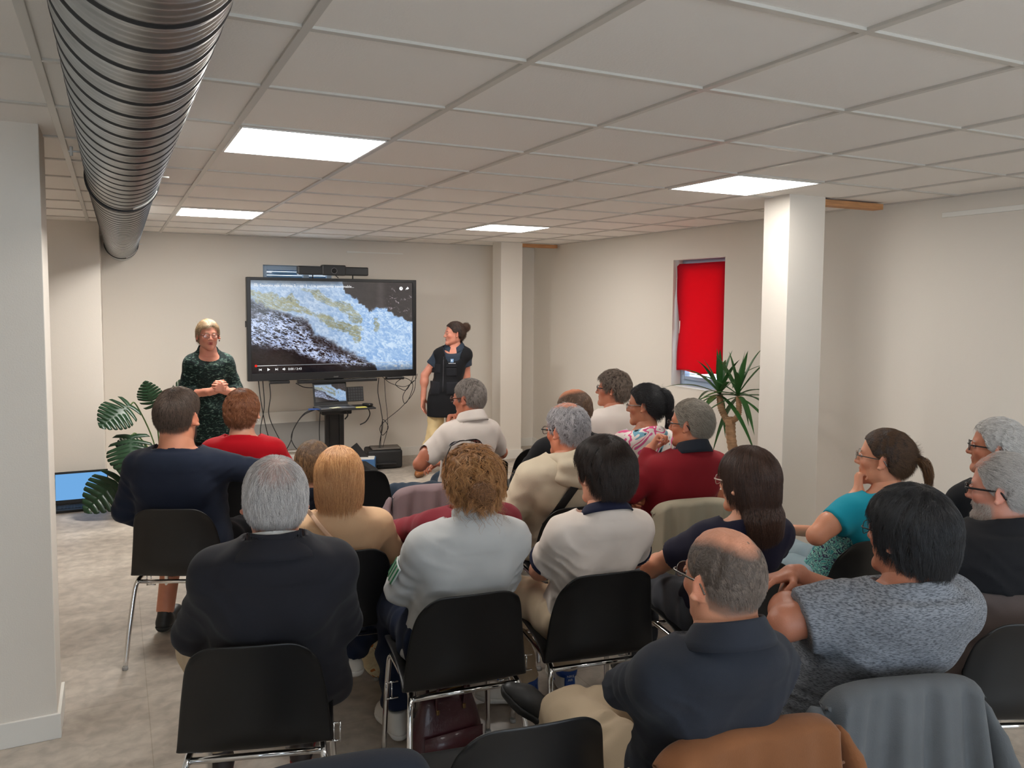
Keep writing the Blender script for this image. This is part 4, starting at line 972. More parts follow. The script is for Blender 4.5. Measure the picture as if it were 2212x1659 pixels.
    # ---------- eyes
    if sp.get('eyes', 1):
        for q in (-1, 1):
            c = hc+R@(np.array((q*.031,.0815,.006))*hs); g = MB(); g.lathe([(0.0001,-.0095),(.0055,-.0078),(.0086,-.0036),(.0095,0),(.0086,.0036),(.0060,.0070),(.0001,.0074)], n=18)
            g.build('eye', EYEW, t, loc=c, smooth=True).rotation_euler = Matrix((R@np.array(Matrix.Rotation(-math.pi/2, 3, 'X'))).tolist()).to_euler()
            c = hc+R@(np.array((q*.031,.0886,.006))*hs); o = MB().lathe([(.0052,0),(.0050,.0008),(.001,.0014)], n=18).build('iris', EYEI, t, loc=c); o.rotation_euler = Matrix((R@np.array(Matrix.Rotation(-math.pi/2, 3, 'X'))).tolist()).to_euler()
    # ---------- hair
    if hk.get('style', 'short') != 'none': add_hair(t, hk, hc, R, hs, hr, rng, sp)
    if sp.get('beard'):
        Lm = (L[:, 1] > .018) & (L[:, 2] < -.040) & (L[:, 2] > -.125) & (np.abs(L[:, 0]) < .08) & (np.linalg.norm(L, axis=1) < .17) & ((L[:, 2] < -.072) | (np.abs(L[:, 0]) > .026) | ((L[:, 2] > -.050)))
        N = normals(V, Fc); I = np.nonzero(Lm)[0]; I = I[rng.randint(0, len(I), sp.get('beard_n', 2500))]
        strands('beard', (V[I]+rng.normal(0, .001, (len(I), 3)), N[I]), lambda p, n: np.tile(R@np.array((0,.3,-1.)), (len(p), 1)), sp.get('beard_len', .010), .00035, hair_mat(sp['beard'], tuple(min(255, c+40) for c in sp['beard'])), t, 4, rng, .6)
    # ---------- glasses
    if sp.get('glasses'): add_glasses(t, sp['glasses'], hc, R, hs)
    # ---------- shirt
    for sh in sp.get('tops', []):
        o = sh.get('o', .008); lo, hi = bbox([B.shR, B.shL, B.neck, B.sp_pt(.45, 0)]+(arms if sh['sleeve'] in ('long', '34') else []), .15+.06*(B.sp.get('belly', 0) > 0)); lo[2] = min(lo[2], B.z0-.06-sh.get('drop', 0))
        F = Fld(lo, hi, sh.get('res', res)); amp = sh.get('wrinkle', .004)
        B.drop = sh.get('drop', 0); B.torso(F, o, a_mul=sh.get('wide', 1.0)); B.drop = 0
        if sh.get('boxy'):                                   # tailored shoulder line
            for q, s_ in ((1, B.shR), (-1, B.shL)): F.rc(s_+np.array((-q*.085,0,.048)), s_+np.array((q*.012,0,.022)), .036, .042, .035, o*.5)
            for q, s_ in ((1, B.shR), (-1, B.shL)): F.rc(s_+np.array((-q*.09,0,.012)), s_+np.array((q*.006,0,.002)), .050, .054, .03, o)
        if sh.get('tails'):
            for q in (1, -1): F.rc((q*.145, -.04, .64), (q*.195, .04, .47), .070, .055, .05, 0)
        wb = lambda ph: (amp*.35, 80, ph+seed)
        F0 = F
        if sh.get('only_arms'): F.D[:] = 1
        if sh['sleeve'] != 'none':
            for q in (1, -1):
                if sh['sleeve'] == 'long': B.arm(F, q, o, 2, .035, wr=wb(q), m=sh.get('am', 1.06))
                elif sh['sleeve'] == '34': B.arm(F, q, o, 1.5, .035, cut=.45, wr=wb(q), m=1.06)
                else: B.arm(F, q, o, 1, .035, cut=sh.get('cut', .62), wr=(amp*.3, 60, q+seed), m=sh.get('am', 1.04))
        n0 = B.neck+np.array(sh.get('neck', (0,.0,-.012))); tl = sh.get('ntilt', .45); nn = np.array((0, tl, 1.)); nn /= np.linalg.norm(nn)
        nr = sh.get('nr', .10)
        def cutn(X, Y, Z):
            pl = (X-n0[0])*nn[0]+(Y-n0[1])*nn[1]+(Z-n0[2])*nn[2]
            cy = np.sqrt((X-n0[0])**2+((Y-n0[1])*.9)**2)-nr
            return np.maximum(-pl, cy)                        # region to remove: above plane, near neck
        q = F.sl(lo, hi); F.D[q] = np.maximum(F.D[q], -cutn(*F.xyz(q)).astype(np.float32))
        hz = B.zz(sh.get('hem', .47)); X, Y, Z = F.xyz(q); F.D[q] = np.maximum(F.D[q], hz-Z+.0*X)
        if sh.get('open'):                                    # open front (jackets, vests)
            cx = B.neck[0]; wid = sh['open']; F.D[q] = np.where((Y > B.neck[1]+.01) & (np.abs(X-cx) < wid*(1+ (B.neck[2]-Z)*.6)), np.maximum(F.D[q], .01), F.D[q])
        fm = sh.get('fold', 1.0)
        def wrk(x, y, z):
            xr = x-B.neck[0]; side = np.clip(np.abs(xr)/.15, 0, 1); w1 = smooth_noise(x, y, z, 13, seed+1); w2 = smooth_noise(x, y, z, 9, seed+4)
            ridge = lambda t: (1-np.abs(np.sin(t)))**2.2-.28                      # sharp crests, wide valleys
            bz = np.exp(-((z-B.zz(.60))/(.13*B.k))**2); am_ = np.exp(-((z-B.zz(.90))/.11)**2)*side**2
            mask = np.clip(.5+.9*smooth_noise(x, y, z, 7.5, seed+9), 0, 1)
            a = ridge(52*z+13*xr*np.sign(xr+1e-6)+4.5*w1+seed)*bz*(.35+.65*mask)
            b = ridge(42*z-36*np.abs(xr)+5*w2+seed*2)*am_*mask
            c = ridge(24*z+10*xr+6*w2)*mask*.30*np.clip((z-B.zz(.62))/.1, 0, 1)
            e = 0
            for q in (1, -1):
                el = np.array(sp['armR' if q > 0 else 'armL'][0]); d2 = (x-el[0])**2+(y-el[1])**2+(z-el[2])**2
                e = e+np.exp(-d2/.010)*ridge(70*(z-el[2])+50*(y-el[1])*.6+3.5*w1)*.9
            return -amp*fm*(a*1.1+b*1.2+c+e)+amp*.22*smooth_noise(x, y, z, 32, seed)
        F.disp(wrk); V, Fc = F.mesh(2)
        np_mesh(sh['name'], V, Fc, [sh['mat']], t)
        if sh.get('collar'): add_collar(t, B, sh)
        if sh.get('ring'): add_ring(t, B, sh, n0, nn)
        if sh.get('cuff'):
            for q in (1, -1):
                s_ = B.shR if q > 0 else B.shL; e = np.array(sp['armR' if q > 0 else 'armL'][0]); cc = sh.get('cut', .62); c = s_+(e-s_)*cc; d = (e-s_)/np.linalg.norm(e-s_)
                rr = (.047+(.040-.047)*cc)*sh.get('am', 1.04)*sp.get('am', 1)+.012+o+.0035; G = Fld(*bbox([c], rr+.04), .005); G.rc(c-d*.020, c+d*.004, rr, rr, 0, flat=(1, 1)); G.rc(c-d*.03, c+d*.02, rr-.008, rr-.008, 0, mode='int' if 0 else 'sub') if 0 else None
                V, Fc = G.mesh(1); np_mesh('sleeve_band', V, Fc, [sh['cuff']], t)
    # ---------- trousers and shoes
    tr = sp.get('trousers')
    if tr:
        lo, hi = bbox(legs+[B.sp_pt(.5, 0)], .14); F = Fld(lo, hi, tr.get('res', res+.001)); seedt = seed*3
        F.ell(B.sp_pt(.50, 0), (.185*B.w,.135*B.g+.01,.10) if not B.stand else (.150*B.w,.100*B.g,.08), .03, .008); B.legs(F, .010, wr=(.004, 70, seedt), shin=tr.get('shin', .95))
        F.D = np.maximum(F.D, -(B.zz(.585)-F.ax[2][None, None, :])) if False else F.D
        F.disp(lambda x, y, z: .003*smooth_noise(x, y, z, 30, seedt)+.003*np.sin(60*y+2*np.sin(20*x)+1.5*np.sin(17*z))); V, Fc = F.mesh(2); np_mesh('trousers', V, Fc, [tr['mat']], t)
    if sp.get('shoes'):
        for q, key in ((1, 'legR'), (-1, 'legL')):
            l = sp[key]; an = np.array(l[2], float); fd = np.array(l[3] if len(l) > 3 else (q*.12, 1, 0), float); fd /= np.linalg.norm(fd); up = np.cross(np.cross(fd, (0,0,1.)), fd); up /= np.linalg.norm(up)
            sn = an-np.array((0,0,1))*(an[2]-.0)*0; b0 = an-up*.085
            F = Fld(*bbox([b0, b0+fd*.2, an], .09), .0055)
            F.rc(b0+up*.035-fd*.025, b0+up*.034+fd*.14, .036, .038, .03); F.rc(b0+up*.03+fd*.14, b0+up*.026+fd*.19, .038, .028, .03); F.rc(b0+up*.05, an+up*.02, .038, .036, .03, flat=(0, 1))
            pl = lambda X, Y, Z: ((X-b0[0])*up[0]+(Y-b0[1])*up[1]+(Z-b0[2])*up[2])
            qs = F.sl(*bbox([b0, b0+fd*.2, an], .2)); F.D[qs] = np.maximum(F.D[qs], .022-pl(*F.xyz(qs))); V, Fc = F.mesh(1); so = np_mesh('shoe', V, Fc, [sp['shoes'][0]], t)
            F = Fld(*bbox([b0, b0+fd*.2], .09), .0055); F.rc(b0+up*.03-fd*.026, b0+up*.03+fd*.14, .040, .042, .03); F.rc(b0+up*.03+fd*.14, b0+up*.03+fd*.19, .042, .033, .03)
            F.D = np.maximum(F.D, np.abs(pl(*F.xyz((slice(None),)*3))-.013)-.0135); V, Fc = F.mesh(1); np_mesh('sole', V, Fc, [sp['shoes'][1]], so)
    return t, B
EYEW = mat('eye_white', sr(225,218,212), .2); EYEI = mat('eye_iris', sr(62,52,44), .15)
def add_hair(t, hk, hc, R, hs, hr, rng, sp):
    st = hk.get('style', 'short'); th = hk.get('th', .010); line = hk.get('line', 'short'); lo, hi = bbox([hc], .17*hs+hk.get('ext', .0)); lo[2] -= hk.get('down', 0)
    F = Fld(lo, hi, hr); T = lambda x, y, z: hc+R@(np.array((x, y, z))*hs)
    F.ell(T(0,-.014,.034), np.array((.0765,.097,.088))*hs, 0, th, R); F.ell(T(0,-.045,.015), np.array((.070,.062,.075))*hs, .03, th, R)
    if hk.get('top'): F.ell(T(0,.01,.075), np.array((.062,.075,.045))*hs, .03, hk['top'], R)
    q = (slice(None),)*3; X, Y, Z = F.xyz(q); dx, dy, dz = X-hc[0], Y-hc[1], Z-hc[2]
    lx = (R[0,0]*dx+R[1,0]*dy+R[2,0]*dz)/hs; ly = (R[0,1]*dx+R[1,1]*dy+R[2,1]*dz)/hs; lz = (R[0,2]*dx+R[1,2]*dy+R[2,2]*dz)/hs
    hl = hairline(ly, 'bald' if hk.get('bald') else line)
    F.D = np.maximum(F.D, ((hl-lz)*.75*hs).astype(np.float32))
    if hk.get('bald'):
        c, r = hk['bald']; d = (np.sqrt(((lx-c[0])/r[0])**2+((ly-c[1])/r[1])**2+((lz-c[2])/r[2])**2)-1)*min(r)*.8; F.D = np.maximum(F.D, (-d*hs).astype(np.float32))
    if line != 'full' or hk.get('bald'):
        for q_ in (-1, 1): d = (np.sqrt(((lx-q_*.088)/.020)**2+((ly+.006)/.026)**2+((lz+.006)/.036)**2)-1)*.016; F.D = np.maximum(F.D, (-d*hs).astype(np.float32))
    for e in hk.get('blobs', []): F.ell(T(*e[0]), np.array(e[1])*hs, e[2], 0, R)
    for a, b, r1, r2, k in hk.get('locks', []): F.rc(T(*a), T(*b), r1*hs, r2*hs, k)
    if hk.get('facecut'):                                        # keep the face and the neck front clear
        c, r = hk['facecut']; d = (np.sqrt(((lx-c[0])/r[0])**2+((ly-c[1])/r[1])**2+((lz-c[2])/r[2])**2)-1)*min(r)*.9; F.D = np.maximum(F.D, (-d*hs).astype(np.float32))
    am = hk.get('rough', .0025); fq = hk.get('freq', 90)
    F.disp(lambda x, y, z: am*smooth_noise(x, y, z*hk.get('zs', .35), fq, 1.3)+am*.5*smooth_noise(x, y, z, fq*2.1, 4.0))
    V, Fc = F.mesh(1)
    if len(V) < 10: return
    base = mat('hairbase_%s' % (hk['c1'],), sr(*[c*.8 for c in hk['c1']]), .6, bump=.9, bscale=160, stretch=(1,1,.12) if hk.get('zs', .35) < .5 else (1,1,1))
    Lv = ((V-hc)@R)/hs
    if hk.get('thin'):
        c_, r_, am_ = hk['thin']; hk.setdefault('scalp', skin_rgb(sp)); m_ = (np.clip((1.2-np.linalg.norm((Lv-np.array(c_))/np.array(r_), axis=1))/.42, 0, 1)*am_)[:, None]; cb = np.array(sr(*[c*.8 for c in hk['c1']])[:3]); sk = np.array(sr(*hk['scalp'])[:3])
        ho = np_mesh('hair', V, Fc, [tint_mat('scalp_and_hair', .6, bump=.5, bscale=200)], t, cb*(1-m_)+sk*m_)
    else: ho = np_mesh('hair', V, Fc, [base], t)
    N = normals(V, Fc)
    n = hk.get('n', 5000); e = V[Fc]; A = np.linalg.norm(np.cross(e[:, 1]-e[:, 0], e[:, 2]-e[:, 0]), axis=1); p = A/A.sum()
    f = rng.choice(len(Fc), n, p=p)
    if hk.get('thin'): lc = ((e[f].mean(1)-hc)@R)/hs; keep = rng.rand(n) > np.clip((1.2-np.linalg.norm((lc-np.array(c_))/np.array(r_), axis=1))/.42, 0, 1)*am_; f = f[keep]; n = len(f)
    a = rng.rand(n, 2); P = (e[f, 0]*(1-a[:, :1])+e[f, 1]*a[:, :1])*(1-a[:, 1:])+(e[f, 3]*(1-a[:, :1])+e[f, 2]*a[:, :1])*a[:, 1:]; NN = N[Fc[f, 0]]
    crown = T(*hk.get('crown', (0,-.055,.125))); G = R@np.array(hk.get('dir', (0,-.2,-1.))); gw = hk.get('gw', .6); cu = hk.get('curl', 0)
    def dirs(p, nn):
        d = p-crown; d /= np.linalg.norm(d, axis=1, keepdims=True)+1e-6; v = d+G*gw
        cl = np.floor(p/hk.get('clump', .012)); h = np.sin(cl@np.array((12.9, 78.2, 37.7)))[:, None]*np.array((1., -.7, .4))+np.cos(cl@np.array((39.3, 11.1, 83.1)))[:, None]*np.array((-.5, .8, .6))
        return v+hk.get('mess', .25)*h+cu*np.stack([np.sin(p[:, 2]*190+p[:, 1]*120), np.cos(p[:, 2]*170+p[:, 0]*150), np.sin(p[:, 0]*160)], 1)
    def nfn(p):
        l = (p-hc)@R; l = l+np.array((0,.014,-.03))*hs; l[:, 2] = np.where(l[:, 2] < -.02, l[:, 2]*.12, l[:, 2]); l = l/np.array((.0060,.0095,.0085)); l /= np.linalg.norm(l, axis=1, keepdims=True)+1e-9; return l@R.T
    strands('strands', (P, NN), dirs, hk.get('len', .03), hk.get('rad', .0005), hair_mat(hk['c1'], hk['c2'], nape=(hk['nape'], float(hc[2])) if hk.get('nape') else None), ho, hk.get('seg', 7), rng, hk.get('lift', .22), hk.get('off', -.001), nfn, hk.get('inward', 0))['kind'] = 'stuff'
    for fn in hk.get('extra', []): fn(t, ho, hc, R, hs, rng)
def fall_locks(paths, n, width, rad, c1, c2, name='ponytail', seg=14, wav=.004):
    """a tail of hair following paths given in the head frame"""
    def f(t, ho, hc, R, hs, rng):
        pts = bez([tuple(hc+R@(np.array(p)*hs)) for p in paths], 4); P = np.array([tuple(p) for p in pts]); k = len(P); i = np.linspace(0, k-1, seg); P = np.stack([np.interp(i, np.arange(k), P[:, d]) for d in range(3)], 1)
        tt = np.linspace(0, 1, seg); wd = np.interp(tt, (0, .15, .5, 1), (.35, .9, 1.0, .55))*width; r = np.sqrt(rng.rand(n))[:, None]*wd; a = rng.rand(n)*6.283
        a = a[:, None]+tt*rng.normal(0, .5, n)[:, None]; off = np.stack([r*np.cos(a), r*np.sin(a), 0*r], -1)+wav*np.sin(tt*9+rng.rand(n, 1)*6)[..., None]*rng.normal(0, 1, (n, 1, 3))
        curves_obj(name, P[None]+off, rad, hair_mat(c1, c2), t)
        g = MB(); g.tube([tuple(p) for p in P], [float(x)*.8 for x in wd], 12); g.build(name+'_core', mat('hairbase_%s' % (c1,), sr(*[c*.8 for c in c1]), .6), t)
    return f
def add_glasses(t, gl, hc, R, hs):
    T = lambda x, y, z: tuple(hc+R@(np.array((x, y, z))*hs)); w_, h_ = gl.get('size', (.024, .018)); m = gl['mat']; r = gl.get('r', .0013)
    for q in (-1, 1):
        def ring(a): c_, s_ = math.cos(a), math.sin(a); p = 2.6; return (q*.032+w_*math.copysign(abs(c_)**(2/p), c_), .103-.006*abs(c_*(1 if c_*q > 0 else .2)), .004+h_*math.copysign(abs(s_)**(2/p), s_))
        pts = [T(*ring(k*math.pi/14)) for k in range(28)]
        rim = MB().tube(pts, r, 6, True).build('glasses_rim', m, t)
        MB().poly(pts).build('lens', glass('spectacle_lens', (.97,.98,1,1), .07), rim)
        MB().tube(bez([T(q*(.032+w_),.099,.012), T(q*.074,.085,.012), T(q*.080,.02,.008), T(q*.083,-.012,.006), T(q*.082,-.030,-.018)], 5), r*1.1, 6, flat=1.8).build('glasses_temple', m, t)
    MB().tube(bez([T(-.009,.103,.008), T(0,.107,.011), T(.009,.103,.008)], 4), r, 6).build('glasses_bridge', m, t)
def add_ring(t, B, sh, n0, nn):
    """ribbed neckline band lying on the cut edge"""
    a_, b_ = sh['ring'][1]; ex = np.array((1., 0, 0)); ey = np.cross(nn, ex); c = n0+np.array(sh.get('rofs', (0,-.002,0))); P = []
    for k in range(49):
        a = k*math.pi/24; P.append([tuple(c+ex*(a_+dr)*math.cos(a)+ey*(b_+dr)*math.sin(a)+nn*dz) for dr, dz in ((.020, -.020), (.013, -.006), (.005, .006), (-.004, .016), (-.010, .018))])
    MB().grid(P, .003).build('neckband', sh['ring'][0], t)
def add_collar(t, B, sh):
    """turned-down or standing collar around the neck"""
    m, a_, b_, h_, fl = sh['collar']; c = B.neck+np.array(sh.get('cofs', (0,-.010,-.012))); tl = sh.get('ctilt', .38); P = []
    for k in range(41):
        a = math.radians(-90-160+320*k/40); ca, sa = math.cos(a), math.sin(a); row = []
        for j, (dr, dz) in enumerate(((.0, -.030), (.0, h_*.5), (.001, h_), (.003, h_+.002), (.006, h_-.002), (.007, h_*.3), (.008, -.010)) if fl < .008 else ((.0, -.012), (.0, h_*.5), (.001, h_), (.006, h_+.003), (.010, h_-.002), (.012+fl*.3, h_*.5), (.014+fl, -.004), (.016+fl*1.3, -.022))):
            row.append((c[0]+(a_+dr)*ca, c[1]+(b_+dr)*sa, c[2]+dz-tl*(sa*b_)-(.02*max(0, sa)**2)))
        P.append(row)
    MB().grid(P, .0018).build('collar', m, t)

def bun(c, r, n, rad, c1, c2, name='bun', loose=.25):
    """loops of hair wound round a point of the head frame"""
    def f(t, ho, hc, R, hs, rng):
        P0 = hc+R@(np.array(c)*hs); seg = 18; a = np.linspace(0, 1, seg)*rng.uniform(2.2, 4.6, n)[:, None]+rng.rand(n, 1)*6.283
        ax = rng.normal(0, 1, (n, 3)); ax /= np.linalg.norm(ax, axis=1, keepdims=True); e1 = np.cross(ax, rng.normal(0, 1, (n, 3))); e1 /= np.linalg.norm(e1, axis=1, keepdims=True); e2 = np.cross(ax, e1)
        rr = r*hs*(rng.uniform(.78, 1.02, n)+(rng.rand(n) < .12)*rng.uniform(0, loose, n)); off = ax*(rng.uniform(-.35, .35, n)*r*hs)[:, None]
        pts = P0+off[:, None]+(e1[:, None]*np.cos(a)[..., None]+e2[:, None]*np.sin(a)[..., None])*rr[:, None, None]*(1+.06*np.sin(a*5+1))[..., None]
        curves_obj(name, pts, rad, hair_mat(c1, c2), t)
    return f
def wisps(n, L, rad, c1, c2, zr, spread=.05, name='loose_curls'):
    """curly wisps falling from the nape and sides"""
    def f(t, ho, hc, R, hs, rng):
        seg = 20; th = rng.uniform(-1.5, 1.5, n); base = np.stack([.074*np.sin(th), -.010-.085*np.cos(th), rng.uniform(zr[0], zr[1], n)], 1); k = np.linspace(0, 1, seg)
        Ls = L*rng.uniform(.5, 1.2, n)[:, None]; ph = rng.rand(n, 1)*6.28; fr = rng.uniform(8, 16, n)[:, None]; out = base.copy(); out[:, 2] = 0; out /= np.linalg.norm(out, axis=1, keepdims=True)
        P = base[:, None]+out[:, None]*(.012+spread*k[None, :, None]*rng.rand(n, 1, 1)); P = np.repeat(P, 1, 1); P[..., 2] -= Ls*k; P[..., 0] += .007*np.cos(fr*k+ph); P[..., 1] += .007*np.sin(fr*k+ph)
        curves_obj(name, hc+(P*hs)@R.T, rad, hair_mat(c1, c2), t)
    return f
def head_sunglasses(t, ho, hc, R, hs, rng):
    R2 = R@Rxyz(0, 80, 0)
    for q in (-1, 1):
        T = lambda x, y, z: tuple(hc+R2@(np.array((x, y, z))*hs)); pts = []
        for k in range(28):
            a = k*math.pi/14; c_, s_ = math.cos(a), math.sin(a); pts.append(T(q*.034+.029*math.copysign(abs(c_)**.8, c_), .160-.014*abs(c_ if c_*q > 0 else 0), -.008+.022*math.copysign(abs(s_)**.8, s_)))
        rim = MB().tube(pts, .0018, 6, True).build('sunglasses_rim', GB, t); MB().poly(pts, .0015).build('dark_lens', mat('dark_lens', (.02,.012,.03,1), .08), rim)
        MB().tube(bez([T(q*.063,.148,0), T(q*.092,.10,-.002), T(q*.098,.03,-.006), T(q*.098,-.01,-.02)], 5), .0018, 6).build('sunglasses_temple', GB, t)
    MB().tube([T(-.008,.159,-.004), T(.008,.159,-.004)], .0016, 6).build('sunglasses_bridge', GB, t)

def back_pt(B, x, z, o):
    """point on the back of the clothed torso"""
    zt = (z-B.z0)/B.k+.42; zo = zt-(o if zt > .98 else 0); A = np.interp(zo, TZ, TA)*B.w*.93+o; b_ = np.interp(zo, TZ, TB)*B.g+o; cx, cy = B.spine(zt)
    u = min(.98, abs(x-cx)/A); return (x, float(cy-b_*(1-u**2.35)**(1/2.35)), z)
def strap(key, pts, o, wdt, m, label):
    """band lying on the back; pts (x, z) in the figure's frame"""
    t, B = PEOPLE[key]; pb = bez([(x, 0, z) for x, z in pts], 8); P = []
    for i, p in enumerate(pb):
        d = (pb[min(i+1, len(pb)-1)]-pb[max(i-1, 0)]).normalized(); s_ = Vector((-d.z, 0, d.x)); r = []
        for k in (-1, -.5, 0, .5, 1): q = p+s_*wdt/2*k; r.append(back_pt(B, q.x, q.z, o))
        P.append(r)
    ob = MB().grid(P, .004).build('shoulder_strap', m, t); ob['label'] = label; return ob

def front_pt(B, x, z, o):
    p = back_pt(B, x, z, o); zt = (z-B.z0)/B.k+.42; cx, cy = B.spine(zt); A = .178*B.w+o if B.stand and zt < .5 else 1
    return (x, float(2*cy-p[1]), z)
def patch(B, x, z, w_, h_, o, th, name, m, t):
    if B.stand:
        def P(a, b_):
            zt = (b_-B.z0)/B.k+.42; lw = min(1, max(0, (.56-zt)/.06)); A = (float(np.interp(zt, TZ, TA))*B.w*.93+o)*(1-lw)+(.178*B.w+o)*lw; D = (float(np.interp(zt, TZ, TB))*B.g+o)*(1-lw)+(.130*B.g+o)*lw; cx, cy = B.spine(zt)
            return (a, float(cy+D*(1-min(.98, abs(a-cx)/A)**2.35)**(1/2.35)), b_)
    else: P = lambda a, b_: front_pt(B, a, b_, o)
    return MB().grid([[P(x-w_/2+w_*i/6, z-h_/2+h_*j/6) for j in range(7)] for i in range(7)], th).build(name, m, t)
# ================================================================ CAST
def cloth(name, c, rough=.85, bump=.25, bs=420, var=0, sheen=.04, stretch=(1,1,1), vs=6): return mat(name, sr(*c), rough, bump=bump*.5, bscale=bs*1.3, sheen=sheen, spec=.25, var=var, vscale=vs, stretch=stretch)
NAVYK = cloth('navy_knit', (25,33,50)); REDK = cloth('red_knit', (186,10,28)); SUIT = cloth('charcoal_suit', (34,34,40), bs=700, bump=.15); SHIRTW = cloth('pale_shirt', (214,214,212), .8, .1)
BEIGEK = cloth('beige_knit', (205,168,132)); WHITEP = cloth('white_polo', (226,216,208)); PALEB = cloth('pale_grey_sweat', (188,189,188), bump=.12); BURG = cloth('burgundy_knit', (122,34,46)); BLKC = cloth('black_cloth', (20,21,25)); HOOD = cloth('cream_hoodie', (204,190,166), bump=.35, bs=300)
CREAM = cloth('cream_tshirt', (222,210,200), bump=.12); NAVYT = cloth('navy_trim', (24,28,52)); DRED = cloth('dark_red_polo', (132,24,34), bump=.2); DNAV = cloth('midnight_tshirt', (24,22,42)); NAVYP = cloth('navy_polo', (36,40,49), bump=.3)
TEAL = cloth('turquoise_jersey', (24,150,172), bump=.12); BRWN = cloth('taupe_tshirt', (92,80,76)); JEAN = cloth('blue_jeans', (40,62,98), bump=.4, bs=500, var=.25, vs=5); DJEAN = cloth('dark_jeans', (22,32,54), bump=.4, bs=500, var=.25, vs=5); LJEAN = cloth('light_jeans', (140,158,166), bump=.4, bs=500, var=.12, vs=5); GJEAN = cloth('grey_jeans', (66,68,74), bump=.4, bs=500, var=.15)
CHINO = cloth('beige_chinos', (192,172,145), bump=.2); BLKT = cloth('black_trousers', (18,18,20)); STEELC = cloth('steel_jeans', (48,62,78), bump=.3)
SH_BLK = (mat('black_shoe', (.018,.018,.018,1), .5), mat('black_sole', (.02,.02,.02,1), .7)); SH_WHT = (mat('white_shoe', sr(214,208,198), .5), mat('white_sole', sr(224,220,212), .6)); SH_BRN = (mat('tan_leather', sr(150,92,48), .4, var=.2), mat('brown_sole', sr(120,84,56), .6))
GB = mat('black_spectacles', (.012,.012,.014,1), .25); GM = mat('metal_spectacles', sr(120,116,112), .25, .8); GC = mat('clear_spectacles', sr(196,170,158), .15); GR = mat('brown_spectacles', sr(92,56,44), .25)
def heather():
    m = cloth('heather_grey', (112,120,130), bump=.2, bs=500); nt = m.node_tree; b = nt.nodes['Principled BSDF']
    tc = nt.nodes.new('ShaderNodeTexCoord'); mp = nt.nodes.new('ShaderNodeMapping'); mp.inputs['Scale'].default_value = (60, 60, 300); n = nt.nodes.new('ShaderNodeTexNoise'); n.inputs['Scale'].default_value = 1.6; n.inputs['Detail'].default_value = 3
    r = nt.nodes.new('ShaderNodeValToRGB'); r.color_ramp.elements[0].position = .38; r.color_ramp.elements[0].color = sr(80,84,91); r.color_ramp.elements[1].position = .56; r.color_ramp.elements[1].color = sr(130,134,141)
    nt.links.new(tc.outputs['Object'], mp.inputs[0]); nt.links.new(mp.outputs[0], n.inputs['Vector']); nt.links.new(n.outputs['Fac'], r.inputs[0]); nt.links.new(r.outputs[0], b.inputs['Base Color']); return m
HEATH = heather()
def pattern(name, cols, scale, dist=1.5, kind='voronoi', stretch=(1,1,1)):
    m = cloth(name, (128,128,128), bump=.1); nt = m.node_tree; b = nt.nodes['Principled BSDF']; tc = nt.nodes.new('ShaderNodeTexCoord'); mp = nt.nodes.new('ShaderNodeMapping'); mp.inputs['Scale'].default_value = stretch; nt.links.new(tc.outputs['Object'], mp.inputs[0])
    nz = nt.nodes.new('ShaderNodeTexNoise'); nz.inputs['Scale'].default_value = scale*.6; nz.inputs['Distortion'].default_value = dist; nz.inputs['Detail'].default_value = 2 if kind != 'fine' else 6; nt.links.new(mp.outputs[0], nz.inputs['Vector'])
    r = nt.nodes.new('ShaderNodeValToRGB'); r.color_ramp.interpolation = 'CONSTANT' if kind != 'fine' else 'LINEAR'; e = r.color_ramp.elements
    while len(e) < len(cols): e.new(.5)
    for i, c in enumerate(cols): e[i].position = .30+.42*i/len(cols); e[i].color = sr(*c)
    nt.links.new(nz.outputs['Fac'], r.inputs[0]); nt.links.new(r.outputs[0], b.inputs['Base Color']); return m
FLORAL = pattern('floral_print', [(40,60,86), (216,100,150), (236,226,220), (238,228,220), (222,90,140), (236,226,220), (120,170,190), (30,34,40), (200,196,130)], 9, 1.2)
GREENP = pattern('dark_green_print', [(8,12,15), (13,22,24), (18,38,35), (14,22,28), (34,62,54), (96,116,106)], 64, 1.0, 'fine', (1,1,2.6))
PAIS = pattern('paisley_print', [(70,150,150), (150,205,190), (60,60,90), (120,190,178), (40,110,120), (165,215,200)], 30, 3.5)
MIXP = pattern('muted_print', [(60,58,56), (150,130,96), (90,110,96), (170,160,140), (60,50,60)], 16, 2)
E_ = lambda x, z, y=-.04: ((x, y, z), (x*.5, y+.24, z-.08))
def side(x=.25, z=.72, y=-.05): return dict(armR=[(x, y, z), (x*.55, y+.24, z-.10)], armL=[(-x, y, z), (-x*.55, y+.24, z-.10)])
def person_w(hw, at, rz, lookw, **sp):
    """hw = head centre in the room; converts to the figure's own frame"""
    c, s_ = math.cos(math.radians(-rz)), math.sin(math.radians(-rz)); conv = lambda p: ((p[0]-at[0])*c-(p[1]-at[1])*s_, (p[0]-at[0])*s_+(p[1]-at[1])*c, p[2])
    hw = (hw[0], hw[1], hw[2]-.010*(not sp.get('stand'))); sp['head'] = conv(hw); sp['at'] = at; sp['rz'] = rz; sp['look'] = (lookw[0]-rz,)+tuple(lookw[1:])
    for k in ('armR', 'armL', 'legR', 'legL'):
        if k in sp: sp[k] = [conv(p[1:]) if isinstance(p, tuple) and p[0] == 'w' else p for p in sp[k]]
    sp['hs'] = sp.get('hs', 1.05)*.945; return add_person(sp)
PEOPLE = {}
def H_(c1, c2, **k): d = dict(c1=c1, c2=c2); d.update(k); return d
def cast(key, *a, **k): PEOPLE[key] = person_w(*a, **k)
TEE = lambda m, **k: dict(dict(name='t_shirt', mat=m, sleeve='short'), **k)
KNIT = lambda m, **k: dict(dict(name='sweater', mat=m, sleeve='long'), **k)
